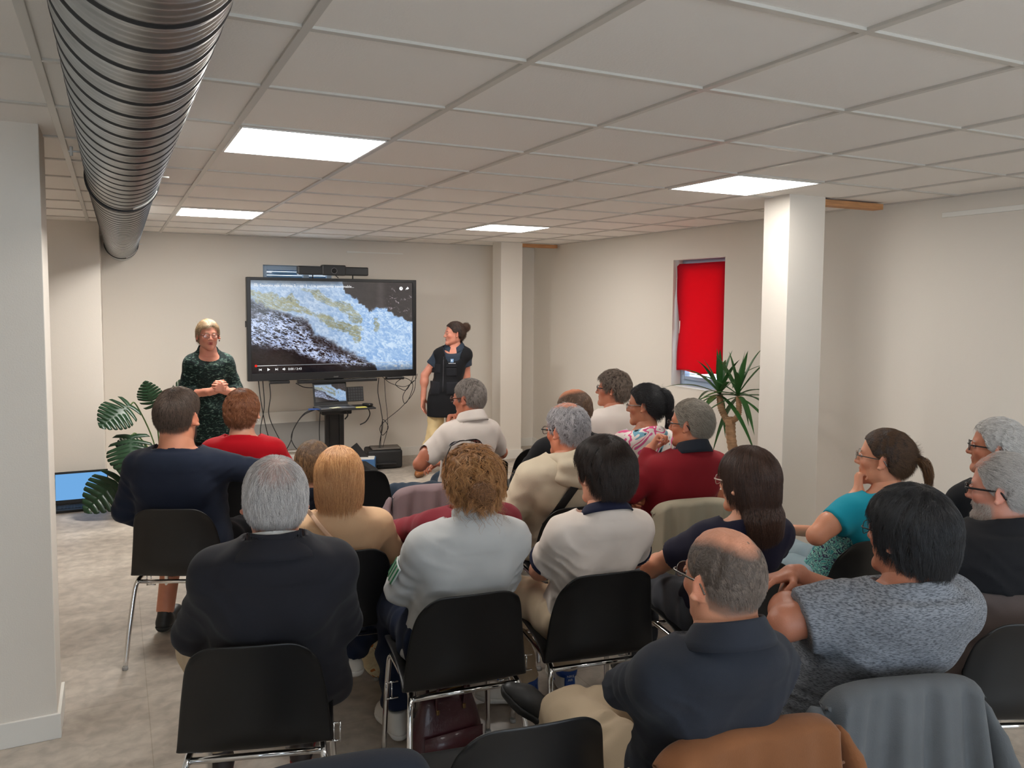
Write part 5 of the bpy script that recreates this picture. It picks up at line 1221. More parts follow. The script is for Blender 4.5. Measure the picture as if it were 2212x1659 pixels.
# ---- front row (nearest)
cast('P16', (1.362,-.640,1.135), (1.45,-.42), -6, (4,-2), seed=16, hres=.0036, res=.0075, handres=.0045, w=.91, g=.98, hs=.96, nk=1.12, shz=-.01, skin=(206,150,124), label='person with a shiny bald crown and navy polo, suede jacket on the chair',
     armR=[(.215,-.02,.72), (.22,.20,.66)], armL=[(-.150,.05,.76), (.0,.20,.70)], lm=1.12, legL=[(-.09,-.03,.52), (-.14,.42,.50), (-.16,.46,.10)], legR=[(.09,-.03,.52), (.26,.34,.54), (-.12,.42,.505), (-.6,.35,.45)],
     hair=H_((92,80,72), (138,122,110), line='bald', thin=((0,.0,.118), (.056,.115,.072), 1.0), n=24000, len=.018, rad=.00032, th=.0025, lift=.05, crown=(0,.05,.13), mess=.15), glasses=dict(mat=GM),
     tops=[dict(name='polo_shirt', mat=NAVYP, sleeve='long', o=.010, wrinkle=.009, collar=(NAVYP, .070, .068, .030, .016), neck=(0,0,-.008))], trousers=dict(mat=CHINO), shoes=SH_BLK)
cast('P18', (2.088,-.545,1.120), (2.10,-.33), -16, (10,0), seed=18, hres=.0036, res=.0078, w=1.14, g=1.30, belly=.10, am=1.2, nk=1.15, hipy=.09, skin=(178,120,96), label='person with thick black hair and heather-grey T-shirt, arms folded, grey coat behind',
     armR=[(.26,.16,.74), ('w',1.96,-.26,.93), dict(d=(-1,-.25,-.05), n=(.1,.3,1), side=-1, curl=.30, s=.98)], armL=[('w',1.80,-.40,.86), ('w',2.02,-.20,.88)],
     hair=H_((14,14,16), (44,44,48), line='full', n=26000, len=.045, rad=.0004, th=.022, lift=.10, gw=.9, mess=.30, blobs=[((0,-.05,-.03), (.080,.070,.075), .03)], facecut=((0,.085,-.03), (.085,.060,.085))), glasses=dict(mat=GB, r=.001),
     tops=[TEE(HEATH, o=.012, wrinkle=.009, cut=.70, am=1.25, neck=(0,0,-.02))], trousers=dict(mat=BLKT), shoes=SH_BLK)
cast('P20', (2.873,-.300,1.115), (2.80,-.32), -22, (22,-4), seed=20, hres=.0040, res=.009, w=1.15, g=1.2, belly=.04, am=1.1, skin=(212,154,136), label='bearded grey-haired person in a taupe T-shirt with a black sweater round the shoulders', jowl=1.1,
     armR=[(.30,.0,.72), (.14,.24,.66)], armL=[(-.31,.04,.74), (-.10,.28,.68)], beard=(168,158,150), beard_n=3500,
     hair=H_((165,160,156), (222,218,214), thin=((0,.06,.11), (.055,.06,.06), .8), n=16000, len=.030, crown=(0,.08,.09), dir=(0,-1,-.5), gw=.8, rad=.0004, th=.008, mess=.3), glasses=dict(mat=GB, r=.0019),
     tops=[TEE(BRWN, o=.014, wrinkle=.006, cut=.85), dict(name='draped_sweater', mat=BLKC, sleeve='short', cut=.40, o=.030, hem=.88, wrinkle=.010, neck=(0,0,.005))], trousers=dict(mat=BLKT), shoes=SH_BLK)
# ---- second row
cast('P3', (.575,.357,1.170), (.60,.58), -12, (-6,-3), seed=3, hres=.0038, res=.0075, w=1.0, g=1.0, hs=1.02, skin=(206,142,120), jkt=1, label='grey-haired person in a dark charcoal suit jacket, seen from behind',
     armR=[(.215,-.01,.70), (.22,.20,.62)], armL=[(-.235,.0,.70), (-.20,.24,.62)], legL=[(-.10,-.03,.52), (-.27,.40,.50), (-.20,.40,.10)], legR=[(.10,-.03,.52), (.12,.42,.50), (.08,.40,.10)],
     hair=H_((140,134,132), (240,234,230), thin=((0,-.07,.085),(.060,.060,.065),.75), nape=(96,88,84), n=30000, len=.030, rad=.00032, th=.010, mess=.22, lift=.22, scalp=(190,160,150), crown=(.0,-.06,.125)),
     tops=[dict(name='shirt', mat=SHIRTW, sleeve='none', o=.000, wrinkle=.001, neck=(0,0,.004), collar=(SHIRTW, .066, .064, .042, .004), cofs=(0,-.010,-.026)), dict(name='suit_jacket', mat=SUIT, sleeve='long', o=.020, wrinkle=.0035, boxy=1, am=1.08, wide=1.06, hem=.40, tails=1, neck=(0,-.0,-.022), nr=.085, collar=(SUIT, .084, .082, .028, .022), cofs=(0,-.010,-.034))], trousers=dict(mat=CHINO), shoes=(mat('dark_sneaker', sr(52,44,42), .6), mat('red_sole', sr(160,48,52), .6)))
cast('P7', (1.275,.560,1.110), (1.25,.67), -6, (8,-4), seed=7, hres=.0038, res=.0075, w=1.0, g=1.0, nk=.9, hs=1.0, skin=(226,172,142), label='person with a messy curly blonde bun, sunglasses in the hair and pale grey sweatshirt',
     armR=[(.20,.0,.72), (.02,.24,.72)], armL=[(-.175,.05,.70), (-.02,.24,.70)], legL=[(-.09,-.03,.52), (-.13,.42,.50), (-.14,.30,.10)], legR=[(.06,-.03,.54), (-.10,.46,.58), (-.28,.60,.24), (-.5,.7,-.1)],
     hair=H_((112,72,42), (222,164,104), line='up', n=14000, len=.055, rad=.0005, th=.017, rough=.005, mess=.75, curl=.9, lift=.35, clump=.018, zs=1, seg=9, blobs=[((-.042,-.136,-.016), (.036,.030,.036), .010)], extra=[bun((-.045,-.148,-.016), .042, 1500, .0005, (84,54,34), (178,126,80)), wisps(90, .09, .0005, (110,72,44), (190,140,90), (-.07,-.02)), wisps(60, .05, .0005, (170,120,70), (220,176,120), (.05,.11), .08), head_sunglasses]),
     tops=[KNIT(PALEB, name='sweatshirt', o=.014, wrinkle=.010, am=1.15, neck=(0,0,-.004), collar=(PALEB, .070, .070, .038, .006))], trousers=dict(mat=DJEAN), shoes=SH_WHT)
cast('P13', (1.739,.437,1.130), (1.79,.655), -8, (14,-2), seed=13, hres=.0038, res=.0075, w=.93, g=.96, nk=.98, hs=1.04, skin=(216,160,136), label='young dark-haired person in a cream T-shirt with navy neck and sleeve bands',
     armR=[(.215,-.01,.72), (.10,.22,.66)], armL=[(-.170,.02,.70), (-.08,.22,.64)], legL=[(-.09,-.03,.52), (-.20,.36,.52), (-.12,.33,.10), (-.9,.45,0)], legR=[(.09,-.03,.52), (.10,.42,.50), (.09,.38,.10), (.05,1,0)],
     hair=H_((28,20,17), (64,48,40), n=24000, len=.045, rad=.0004, th=.018, top=.006, lift=.16, mess=.35, gw=.8, clump=.016),
     tops=[TEE(CREAM, o=.009, wrinkle=.010, cut=.72, neck=(0,0,-.022), ring=(NAVYT, (.078,.074)), rofs=(0,-.004,.008), cuff=NAVYT)], trousers=dict(mat=CHINO), shoes=SH_WHT)
cast('P15', (2.271,.283,1.080), (2.32,.50), -8, (17,-3), seed=15, hres=.0042, res=.009, w=.98, g=.95, nk=.88, skin=(214,158,130), label='person with straight shoulder-length dark brown hair and navy T-shirt',
     armR=[(.25,.0,.68), (.05,.22,.72)], armL=[(-.24,.10,.66), (-.02,.26,.66)],
     hair=H_((46,29,23), (92,64,50), line='full', n=20000, len=.075, rad=.00045, th=.016, lift=.02, gw=2.4, inward=.0, off=.002, mess=.10, rough=.002, freq=120, zs=.1, down=.10, ext=.03, seg=8, blobs=[((0,-.055,-.06), (.086,.066,.10), .03), ((0,-.070,-.125), (.100,.062,.052), .03)], facecut=((0,.080,-.03), (.078,.058,.105))), glasses=dict(mat=GC, r=.0016),
     tops=[TEE(DNAV, o=.008, cut=.55, neck=(0,0,-.03))], trousers=dict(mat=GJEAN), shoes=SH_BLK)
cast('P17', (3.049,.320,1.100), (3.00,.54), -2, (30,2), seed=17, hres=.0042, res=.009, w=.95, g=.92, nk=.85, hs=1.05, skin=(222,160,130), label='person with a brown ponytail and turquoise T-shirt, chin on hand, by the right wall',
     armL=[('w',2.728,.365,.788), ('w',2.955,.36,.945), dict(d=(.25,.25,.9), n=(-.9,.5,0), side=-1, curl=1.0, s=.85)], armR=[(.24,.08,.66), (-.02,.22,.68)],
     hair=H_((62,43,32), (120,90,64), line='up', n=20000, len=.034, rad=.00038, th=.008, lift=.0, gw=.2, dir=(0,-1,-.1), crown=(0,.09,.06), mess=.05, rough=.002, extra=[fall_locks([(0,-.108,.010), (0,-.145,.015), (0,-.172,-.03), (-.0,-.180,-.085)], 1400, .022, .0006, (66,44,30), (140,100,62))]), glasses=dict(mat=GM, r=.0012),
     tops=[TEE(TEAL, o=.008, cut=.50, wrinkle=.005, neck=(0,0,-.03))], trousers=dict(mat=LJEAN), shoes=SH_WHT)
cast('P19', (3.628,.216,1.120), (3.66,.40), 0, (34,0), seed=19, hres=.0045, res=.010, w=1.1, g=1.1, skin=(190,126,98), label='white-haired person in a black shirt and black glasses against the right wall',
     hair=H_((176,172,168), (240,238,235), n=18000, len=.034, crown=(0,.08,.09), dir=(0,-1,-.5), rad=.00045, th=.014, mess=.3, gw=.7, curl=.3, lift=.12), glasses=dict(mat=GB, r=.0017), **side(),
     tops=[KNIT(BLKC, name='shirt', collar=(BLKC, .068, .066, .036, .014))], trousers=dict(mat=BLKT), shoes=SH_BLK)
# ---- third row
cast('P5', (.957,1.146,1.035), (.98,1.31), -6, (-12,-6), seed=5, hres=.0042, res=.009, hipy=.13, w=.98, g=.95, hs=1.03, skin=(222,170,140), label='person with a smooth ginger-blonde bob and beige sweater, thin strap across the back', **side(.24, .66),
     hair=H_((158,100,54), (232,180,124), line='full', n=22000, len=.070, rad=.00045, th=.015, lift=.0, gw=1.6, inward=.0, off=.004, mess=.05, seg=9, rough=.0015, freq=120, zs=.1, crown=(0,-.02,.13), blobs=[((0,-.035,-.025), (.088,.078,.070), .03), ((0,-.050,-.055), (.070,.055,.038), .03)], facecut=((0,.085,-.05), (.070,.055,.10))),
     tops=[KNIT(BEIGEK, o=.012, wrinkle=.004, collar=(BEIGEK, .066, .064, .030, .003), neck=(0,0,-.006))], trousers=dict(mat=BLKT), shoes=SH_BLK)
cast('P8', (1.466,.985,1.030), (1.50,1.36), -4, (10,-8), seed=8, hres=.005, res=.010, w=1.02, hs=1.0, label='person in a burgundy sweater, head hidden behind the curly bun', armR=[(.27,.02,.70), (.10,.24,.62)], armL=[(-.27,.10,.68), (-.22,.34,.58)],
     hair=H_((90,70,56), (140,116,96), n=3000), glasses=dict(mat=GR), tops=[KNIT(BURG, o=.012)], trousers=dict(mat=BRWN), shoes=SH_BLK)
cast('P12', (2.138,1.402,1.120), (2.17,1.52), -4, (22,-6), seed=12, hres=.0042, res=.009, w=1.15, g=1.1, hs=1.08, skin=(208,138,110), label='grey curly-haired person in a cream hooded sweater, black strap across the back', **side(.28),
     hair=H_((140,136,138), (220,216,218), thin=((0,-.01,.125), (.052,.075,.055), .9), n=12000, len=.028, rad=.0006, th=.010, curl=.8, mess=.5, lift=.3), glasses=dict(mat=GB, r=.0016),
     tops=[KNIT(HOOD, name='hooded_sweater', o=.022, wrinkle=.010, am=1.1)], trousers=dict(mat=BLKT), shoes=SH_BLK)
cast('P14', (2.784,1.264,1.130), (2.72,1.36), -8, (32,-2), seed=14, hres=.0045, res=.009, w=1.08, g=1.05, skin=(204,136,106), label='person in a dark red polo and glasses with a fist at the mouth',
     armL=[('w',2.487,1.33,.78), ('w',2.615,1.365,.985), dict(d=(.55,-.05,.8), n=(-.8,.6,0), side=-1, curl=1.1, s=.95)], armR=[(.26,.04,.70), ('w',2.60,1.36,.73), dict(d=(-1,-.2,.0), n=(0,1,.4), side=-1, curl=.8, s=.95)],
     hair=H_((112,104,94), (182,172,158), n=15000, len=.030, crown=(0,.08,.09), dir=(0,-1,-.6), gw=.8, rad=.00045, th=.009, mess=.4), glasses=dict(mat=GB, r=.0016),
     tops=[dict(name='polo_shirt', mat=DRED, sleeve='long', o=.011, wrinkle=.004, collar=(NAVYP, .070, .068, .034, .014))], trousers=dict(mat=BLKT), shoes=SH_BLK)
# ---- fourth row
cast('P1', (.440,2.190,1.178), (.455,2.26), -24, (-34,-2), seed=1, hres=.0045, res=.009, w=1.2, g=1.2, am=1.12, nk=1.25, hs=1.16, belly=.03, skin=(214,148,120), label='broad bearded person in a navy sweater, seen from behind at the left end', bare_legs=1,
     armR=[(.40,.02,.88), (.62,.16,.84)], armL=[(-.27,-.02,.70), (-.20,.2,.60)], legL=[(-.10,-.03,.52), (-.17,.36,.50), (-.175,.20,.10), (0,1,0)], legR=[(.10,-.03,.52), (.26,.36,.52), (.20,.36,.10), (.2,1,0)], beard=(44,32,26), beard_n=3500, beard_len=.014,
     hair=H_((60,47,40), (108,88,74), n=13000, len=.022, rad=.0004, th=.006, top=.008, lift=.35, mess=.35, scalp=(84,66,56)),
     tops=[KNIT(NAVYK, o=.012, wrinkle=.006, am=1.1, neck=(0,-.01,-.040), nr=.11)], trousers=dict(mat=BLKC, shin=.12), shoes=SH_BLK)
cast('P4', (1.020,1.900,.945), (1.05,2.10), -10, (-10,-10), seed=4, hres=.005, res=.010, w=.85, g=.85, hs=.98, skin=(222,170,145), label='small person with tousled light brown hair, half hidden behind the blonde bob', **side(.22,.62),
     hair=H_((92,66,44), (160,124,86), n=8000, len=.035, rad=.0006, th=.014, mess=.2, lift=.03, line='full'), tops=[KNIT(NAVYK, o=.01)], trousers=dict(mat=JEAN), shoes=SH_BLK)
cast('P9', (2.481,1.918,1.130), (2.52,2.12), 0, (34,-10), seed=9, hres=.0048, res=.010, w=1.1, g=1.05, hs=1.06, skin=(196,130,98), label='balding person with glasses and a black jacket, head bowed a little', **side(.29),
     hair=H_((96,70,52), (134,104,80), line='bald', thin=((0,.02,.12), (.056,.100,.060), 1.0), n=8000, len=.02, rad=.0006, th=.003, lift=.1), glasses=dict(mat=GB, r=.0018),
     tops=[KNIT(BLKC, name='jacket', o=.016, am=1.1, collar=(BLKC, .070, .068, .034, .008))], trousers=dict(mat=BLKT), shoes=SH_BLK)
cast('P11', (3.016,1.986,1.130), (3.05,2.14), 4, (42,-4), seed=11, hres=.0048, res=.010, w=.95, g=.92, nk=.85, skin=(190,132,104), label='person with a long straight black ponytail and a pink and white floral top', **side(.24),
     hair=H_((12,12,14), (40,40,44), line='up', n=9000, len=.055, rad=.0006, th=.010, lift=.02, gw=.2, dir=(0,-1,.2), crown=(0,.09,.05), mess=.08, rough=.0015, extra=[fall_locks([(0,-.088,.075), (0,-.125,.085), (0,-.152,.03), (0,-.150,-.06), (0,-.135,-.14)], 1800, .026, .0007, (10,10,12), (36,36,40))]), glasses=dict(mat=GM, r=.0014),
     tops=[dict(name='blouse', mat=FLORAL, sleeve='short', o=.012, cut=.6, neck=(0,0,-.035), nr=.12)], trousers=dict(mat=BLKT), shoes=SH_BLK)
cast('P6', (2.151,2.646,1.140), (2.16,2.72), 8, (38,-6), seed=6, hres=.0045, res=.009, w=.94, g=1.05, hs=1.05, skin=(198,130,104), label='grey-haired person in a white polo leaning on one hand, seen from behind', nk=1.1, am=1.1,
     armL=[('w',1.847,2.69,.73), ('w',2.013,2.66,.935), dict(d=(.35,.25,.9), n=(-.8,.5,0), side=-1, curl=1.0, s=1.0)], armR=[(.30,.04,.74), (.0,.30,.66), dict(d=(-1,.1,-.1), n=(0,.3,1), side=1, curl=.5, s=.95)], legL=[(-.09,-.06,.52), (-.38,.24,.50), (-.42,.28,.10)], legR=[(.09,-.03,.52), (.05,.40,.50), (.04,.42,.10)],
     hair=H_((108,98,92), (178,168,160), n=10000, len=.028, rad=.0006, th=.006, mess=.3, lift=.12, scalp=(150,118,104)), glasses=dict(mat=GR, r=.0018),
     tops=[dict(name='polo_shirt', mat=WHITEP, sleeve='short', o=.014, wrinkle=.006, cut=.80, am=1.05, collar=(WHITEP, .074, .072, .036, .016))], trousers=dict(mat=STEELC), shoes=SH_BRN)
cast('P10', (3.227,2.664,1.150), (3.28,2.76), 6, (52,2), seed=10, hres=.005, res=.010, w=1.08, skin=(200,134,108), label='person with wavy grey-brown hair and glasses in a white shirt with grey sleeves', **side(.27),
     hair=H_((74,60,52), (150,134,120), n=9000, len=.04, rad=.0007, th=.016, curl=.8, mess=.5, lift=.35), glasses=dict(mat=GB, r=.0018),
     tops=[TEE(WHITEP, name='t_shirt', o=.010, cut=.30), dict(name='raglan_sleeves', mat=cloth('grey_sleeve', (150,156,164)), sleeve='short', only_arms=1, o=.012, cut=.80)], trousers=dict(mat=JEAN), shoes=SH_BLK)
cast('P2', (.812,2.744,1.112), (.83,2.86), -18, (-24,-4), seed=2, hres=.0045, res=.009, w=1.06, g=1.05, hs=1.05, skin=(224,172,148), label='person with short auburn hair and a bright red sweater, by the screen side', **side(.27,.74),
     hair=H_((110,62,38), (172,112,74), n=16000, len=.035, rad=.00045, th=.014, mess=.5, curl=.5, lift=.2, rough=.004), tops=[KNIT(REDK, o=.010, wrinkle=.003, neck=(0,0,-.034), nr=.10)], trousers=dict(mat=BLKT), shoes=SH_BLK)
# ---- the two standing
cast('S1', (.800,4.40,1.470), (.815,4.42), 180, (186,-2), seed=31, stand=1.58, hip=.8, hres=.0042, res=.009, w=.74, g=.85, nk=.78, hs=.94, skin=(214,152,132), lip=(150,50,50), handres=.0036, label='standing person in a dark green patterned top and glasses, hands clasped, facing the audience',
     armR=[(.190,.02,1.03), (.01,.22,1.075), dict(d=(-.75,.25,.35), n=(.3,.9,.2), side=-1, curl=.9, s=.92)], armL=[(-.185,.03,1.03), (-.085,.23,1.07), dict(d=(.8,.2,.40), n=(-.4,.9,.1), side=1, curl=.9, s=.92)],
     hair=H_((142,116,86), (214,190,156), line='up', n=9000, len=.05, rad=.0006, th=.010, lift=.08, gw=.3, dir=(0,-1,.1), crown=(-.02,.07,.10), mess=.25, brow=(110,84,64)), glasses=dict(mat=GR, r=.0017, size=(.026,.017)),
     tops=[dict(name='blouse', mat=GREENP, sleeve='34', o=.010, wrinkle=.004, neck=(0,.035,-.050), ntilt=.95, nr=.115, hem=.30, drop=.10, fold=.7)], trousers=dict(mat=BLKT), shoes=SH_BLK)
cast('S2', (3.205,5.500,1.415), (3.135,5.55), 150, (86,0), seed=32, stand=1.53, hip=.8, hres=.0042, res=.009, w=.84, g=.95, nk=.8, hs=1.0, skin=(214,150,130), handres=.004, label='standing person with a dark hair bun and black vest, beside the big screen',
     armR=[(.205,.02,1.0), (.215,.05,.77), dict(d=(.02,.08,-1), n=(.8,-.3,0), side=1, curl=.25, s=.95)], armL=[(-.205,-.04,1.0), (-.21,-.02,.77), dict(d=(0,.08,-1), n=(-.9,-.2,0), side=-1, curl=.25, s=.95)],
     hair=H_((40,28,24), (92,66,52), line='up', n=9000, len=.04, rad=.0006, th=.009, lift=.0, gw=.3, dir=(0,-1,.5), crown=(0,.09,.05), mess=.2, blobs=[((0,-.128,.066), (.036,.034,.036), .006)], extra=[bun((0,-.132,.068), .043, 900, .0007, (44,30,26), (104,74,56))]),
     tops=[TEE(cloth('slate_polo', (48,58,72)), name='polo_shirt', o=.006, cut=.55, collar=(MATS['slate_polo'], .068, .064, .032, .020), ctilt=.55, neck=(0,.03,-.04), ntilt=.8), dict(name='vest', mat=BLKC, sleeve='none', o=.019, wrinkle=.004, hem=.20, drop=.15, neck=(0,.035,-.058), ntilt=1.15, nr=.105)],
     legR=[(.085,-.02,.78), (.10,.06,.43), (.22,.02,.09)], legL=[(-.085,-.02,.78), (-.09,.03,.43), (-.08,-.04,.09)], trousers=dict(mat=cloth('pale_yellow_chinos', (222,198,150), bump=.15)), shoes=SH_BRN)
# ================================================================ CLOTHES ON CHAIRS, BAGS
def drape(x, y, deg, m, name, label, cat, wid=.27, back=.45, front=.12, top=.775, flare=1.25, folds=7, amp=.018, seed=1, th=.008, yb=-.268, sag=.05, group=None):
    """cloth hung over a chair back: down the front a little, over the top, and down behind"""
    rs = np.random.RandomState(seed); ph = rs.rand(6)*6.28; P = []; nu, nv = 60, 56
    for i in range(nu+1):
        u = -1+2*i/nu; row = []
        for j in range(nv+1):
            v = j/nv; L = front+.05+back; s = v*L
            w = wid; crown = .055*abs(u)**4.0
            if s < front: z = top-(front-s)-crown; yy = yb+.030+.02*(front-s)/max(front, .01)
            elif s < front+.05: a = (s-front)/.05*math.pi; z = top-crown+.010*math.sin(a); yy = yb+.030*math.cos(a)*.9
            else:
                q = (s-front-.05)/back; z = top-crown-(s-front-.05); yy = yb-.030-.05*q
                w = wid*(1+(flare-1)*q); f = amp*(.25+q)
                yy += f*math.sin(folds*u*2.2+ph[0]+1.3*math.sin(3*u+ph[1])+.8*q)+.4*f*math.sin(folds*5.1*u+ph[2]+2*q)-.01
                z -= sag*abs(u)**2*q*math.sin(ph[3]+3*u) + .010*math.sin(9*u+ph[4])*q
            # sides wrap forward round the chair
            wrap = max(0, abs(u)-.72)/.28
            yy += .075*wrap**1.5*min(1, max(0, (s-front)/.14))-.02*wrap*(s < front); xx = u*w*(1-.12*wrap)
            row.append((xx, yy, z))
        P.append(row)
    o = thing(name, label, cat, (x, y, 0), math.radians(deg), group)
    MB().grid(P, th).build('coat_body', m, o, smooth=True); return o
def tube_m(pts, r, m, name, parent, flat=.55, n=16):
    p = bez(pts, 7); N = len(p); r = [r[0]*(.25+.75*min(1, i/6)**.6)*(.97+.08*math.sin(i*1.9)) for i in range(N)]
    return MB().tube(p, r, n, flat=flat).build(name, m, parent)
SUEDE = cloth('tan_suede', (122,78,47), bump=.35, bs=220, var=.16, sheen=.1, vs=7); GREYW = cloth('grey_wool', (90,93,96), bump=.35, bs=260, var=.10, sheen=.08); MAUVE = cloth('mauve_wool', (132,112,114), bump=.3, bs=260, var=.08, sheen=.08); SANDC = cloth('sand_cotton', (160,150,130), bump=.3)
o = drape(1.45, -.42, -6, SUEDE, 'suede_jacket', 'tan suede jacket hung over the chair of the bald person in navy', 'jacket', wid=.27, back=.52, top=.79, flare=1.18, folds=4, amp=.014, seed=3, th=.010)
MB().tube(bez([(-.20,-.315,.70), (-.205,-.325,.55), (-.20,-.335,.40), (-.20,-.335,.28)], 6), .0035, 6).build('seam', SUEDE, o); MB().tube(bez([(-.24,-.31,.665), (-.1,-.318,.680), (.08,-.318,.690), (.23,-.30,.685)], 6), .0035, 6).build('seam', SUEDE, o)
tube_m([(.255,-.25,.74), (.29,-.27,.62), (.30,-.26,.45), (.29,-.25,.28)], [.05]*22, SUEDE, 'sleeve', o)
tube_m([(-.265,-.24,.72), (-.29,-.25,.60), (-.285,-.25,.45), (-.28,-.24,.32)], [.045]*22, SUEDE, 'sleeve', o)
o = drape(2.03, -.40, -16, GREYW, 'wool_coat', 'grey wool coat hung over the chair of the person in the heather-grey T-shirt', 'coat', wid=.255, back=.66, top=.775, flare=1.5, folds=6, amp=.030, seed=7, th=.010, sag=.09)
tube_m([(-.235,-.25,.72), (-.27,-.31,.58), (-.31,-.33,.42), (-.33,-.33,.26)], [.055]*22, GREYW, 'sleeve', o); tube_m([(.235,-.25,.70), (.27,-.30,.55), (.30,-.31,.40), (.31,-.31,.24)], [.05]*22, GREYW, 'sleeve', o)
o = drape(1.68, 2.12, -8, MAUVE, 'mauve_coat', 'mauve wool coat hung over an empty chair in front of the man in white', 'coat', wid=.26, back=.50, top=.79, flare=1.25, folds=5, amp=.022, seed=5)
tube_m([(-.24,-.25,.74), (-.28,-.28,.62), (-.29,-.30,.48), (-.28,-.30,.38)], [.055]*22, MAUVE, 'sleeve', o)
drape(2.72, 1.36, -8, SANDC, 'sand_jacket', 'sand-coloured jacket hung over the chair of the person in dark red', 'jacket', wid=.25, back=.50, top=.775, flare=1.2, folds=5, amp=.018, seed=9)
drape(.60, -.14, -8, NAVYP, 'navy_jacket', 'navy jacket over a chair back, just its top showing at the bottom edge', 'jacket', wid=.22, back=.4, top=.78, flare=1.1, folds=3, amp=.008, seed=2)
# handbag on the floor
HB = mat('burgundy_leather', sr(66,26,32), .38, bump=.15, bscale=80, coat=.2)
b = thing('handbag', 'dark burgundy leather handbag with two handles on the floor beside the white shoe', 'bag', (1.27, .78, 0), math.radians(4))
P = []
for i in range(33):
    a = 2*math.pi*i/32; row = []
    for z, rx, ry in ((0.0,.0,.0), (.002,.135,.062), (.012,.150,.070), (.08,.146,.066), (.16,.128,.052), (.22,.108,.034), (.26,.098,.020), (.262,.09,.012)):
        c_, s_ = math.cos(a), math.sin(a); p = 3.2; row.append((rx*math.copysign(abs(c_)**(2/p), c_), ry*math.copysign(abs(s_)**(2/p), s_), z))
    P.append(row)
MB().grid(P, .003).build('body', HB, b, smooth=True)
for s in (-1, 1):
    MB().tube(bez([(-.055,s*.035,.20), (-.058,s*.045,.28), (-.03,s*.055,.345), (.03,s*.055,.345), (.058,s*.045,.28), (.055,s*.035,.20)], 6), .0065, 8).build('handle', HB, b)
MB().tube([(-.095,0,.262), (.095,0,.262)], .004, 6).build('zip', mat('brass', sr(150,120,80), .3, .9), b)
MB().box((-.055,-.042,.205), (.012,.01,.02), .003).box((.055,-.042,.205), (.012,.01,.02), .003).build('buckle', MATS['brass'], b)
MB().grid([[(x, -.071+.012*abs(x)*0, z) for z in (.03,.13)] for x in (-.12,0,.12)], .003).build('front_pocket', HB, b)
# black bag on the seat edge beside the bearded man, dotted pouch, flowered bag
def pouch(name, label, loc, rad, m, rz=0, cat='bag'):
    F = Fld((-.3,-.3,-.05), (.3,.3,.5), .008); F.ell((0,0,rad[2]), rad, .03); F.disp(lambda x, y, z: .006*np.sin(60*x+3*np.sin(20*z))*np.clip(z/rad[2]-.6, 0, 1.4)+.004*smooth_noise(x, y, z, 25, 3)); F.D = np.maximum(F.D, (.004-F.ax[2])[None, None, :]); V, Fc = F.mesh(2)
    o = np_mesh(name, V, Fc, [m]); o.location = loc; o.rotation_euler = (0, 0, rz); return tag(o, label, cat)
DOT = cloth('brown_suede_dotted', (120,92,80), bump=.6, bs=90)
o = pouch('dotted_pouch', 'brown drawstring pouch with pricked dots below the burgundy sleeve', (1.14,1.30,.30), (.085,.085,.11), DOT)
o = pouch('flowered_bag', 'cream bag with orange flowers standing by the chair of the blonde person', (1.24,1.52,0), (.12,.08,.20), pattern('cream_flower', [(232,214,170),(226,204,160),(236,220,178),(206,120,60),(230,210,165)], 16, 1.5))

strap('P12', [(.075, 1.02), (.02, .95), (-.07, .82), (-.15, .66)], .038, .042, mat('black_webbing', (.012,.012,.013,1), .6, bump=.3, bscale=500), 'wide black shoulder strap')
strap('P5', [(-.135, .93), (-.08, .86), (-.01, .77), (.06, .69)], .026, .016, mat('pale_leather', sr(216,176,146), .5), 'thin pale leather strap')
def hood(key, m):
    t, B = PEOPLE[key]; n = B.neck; F = Fld(n-np.array((.22,.24,.22)), n+np.array((.22,.20,.14)), .007)
    pts = [n+np.array((.088*math.sin(a), -.012-.082*math.cos(a), -.005+.012*math.cos(a)-.03*(1-math.cos(a))*.5)) for a in [math.radians(d) for d in range(-140, 141, 20)]]
    for a, b in zip(pts[:-1], pts[1:]): F.rc(a, b, .026, .026, .012)
    F.ell(n+np.array((0,-.105,-.075)), (.115,.040,.080), .03); F.ell(n+np.array((0,-.125,-.040)), (.095,.030,.035), .02)
    F.disp(lambda x, y, z: .006*np.sin(70*z+2.5*np.sin(14*x)+1)*np.clip((n[1]-.02-y)/.08, 0, 1)+.004*smooth_noise(x, y, z, 24, 2)); V, Fc = F.mesh(2); np_mesh('hood', V, Fc, [m], t)
hood('P12', HOOD)
# green striped patch on the pale sweatshirt's left sleeve
t, B = PEOPLE['P7']; e_ = np.array(B.sp['armL'][0]); s_ = B.shL; d_ = (e_-s_)/np.linalg.norm(e_-s_); out = np.array((-1., -.05, .12)); out -= d_*(out@d_); out /= np.linalg.norm(out); sd = np.cross(d_, out)
GRN = mat('green_trim', sr(40,120,78), .6); WHT = mat('white_trim', sr(220,226,220), .7)
pp = lambda u, a, r: tuple(s_+d_*u+(out*math.cos(a)+sd*math.sin(a))*r)
pt = MB().grid([[pp(.10+.012*i, math.radians(a), .0705) for a in range(-26, 27, 6)] for i in range(9)], .002).build('sleeve_patch', WHT, t)
for k in range(4): MB().grid([[pp(.105+.010*i, math.radians(a), .0730) for a in (-22+k*13, -17+k*13)] for i in range(10)], .0012).build('green_stripe', GRN, pt)
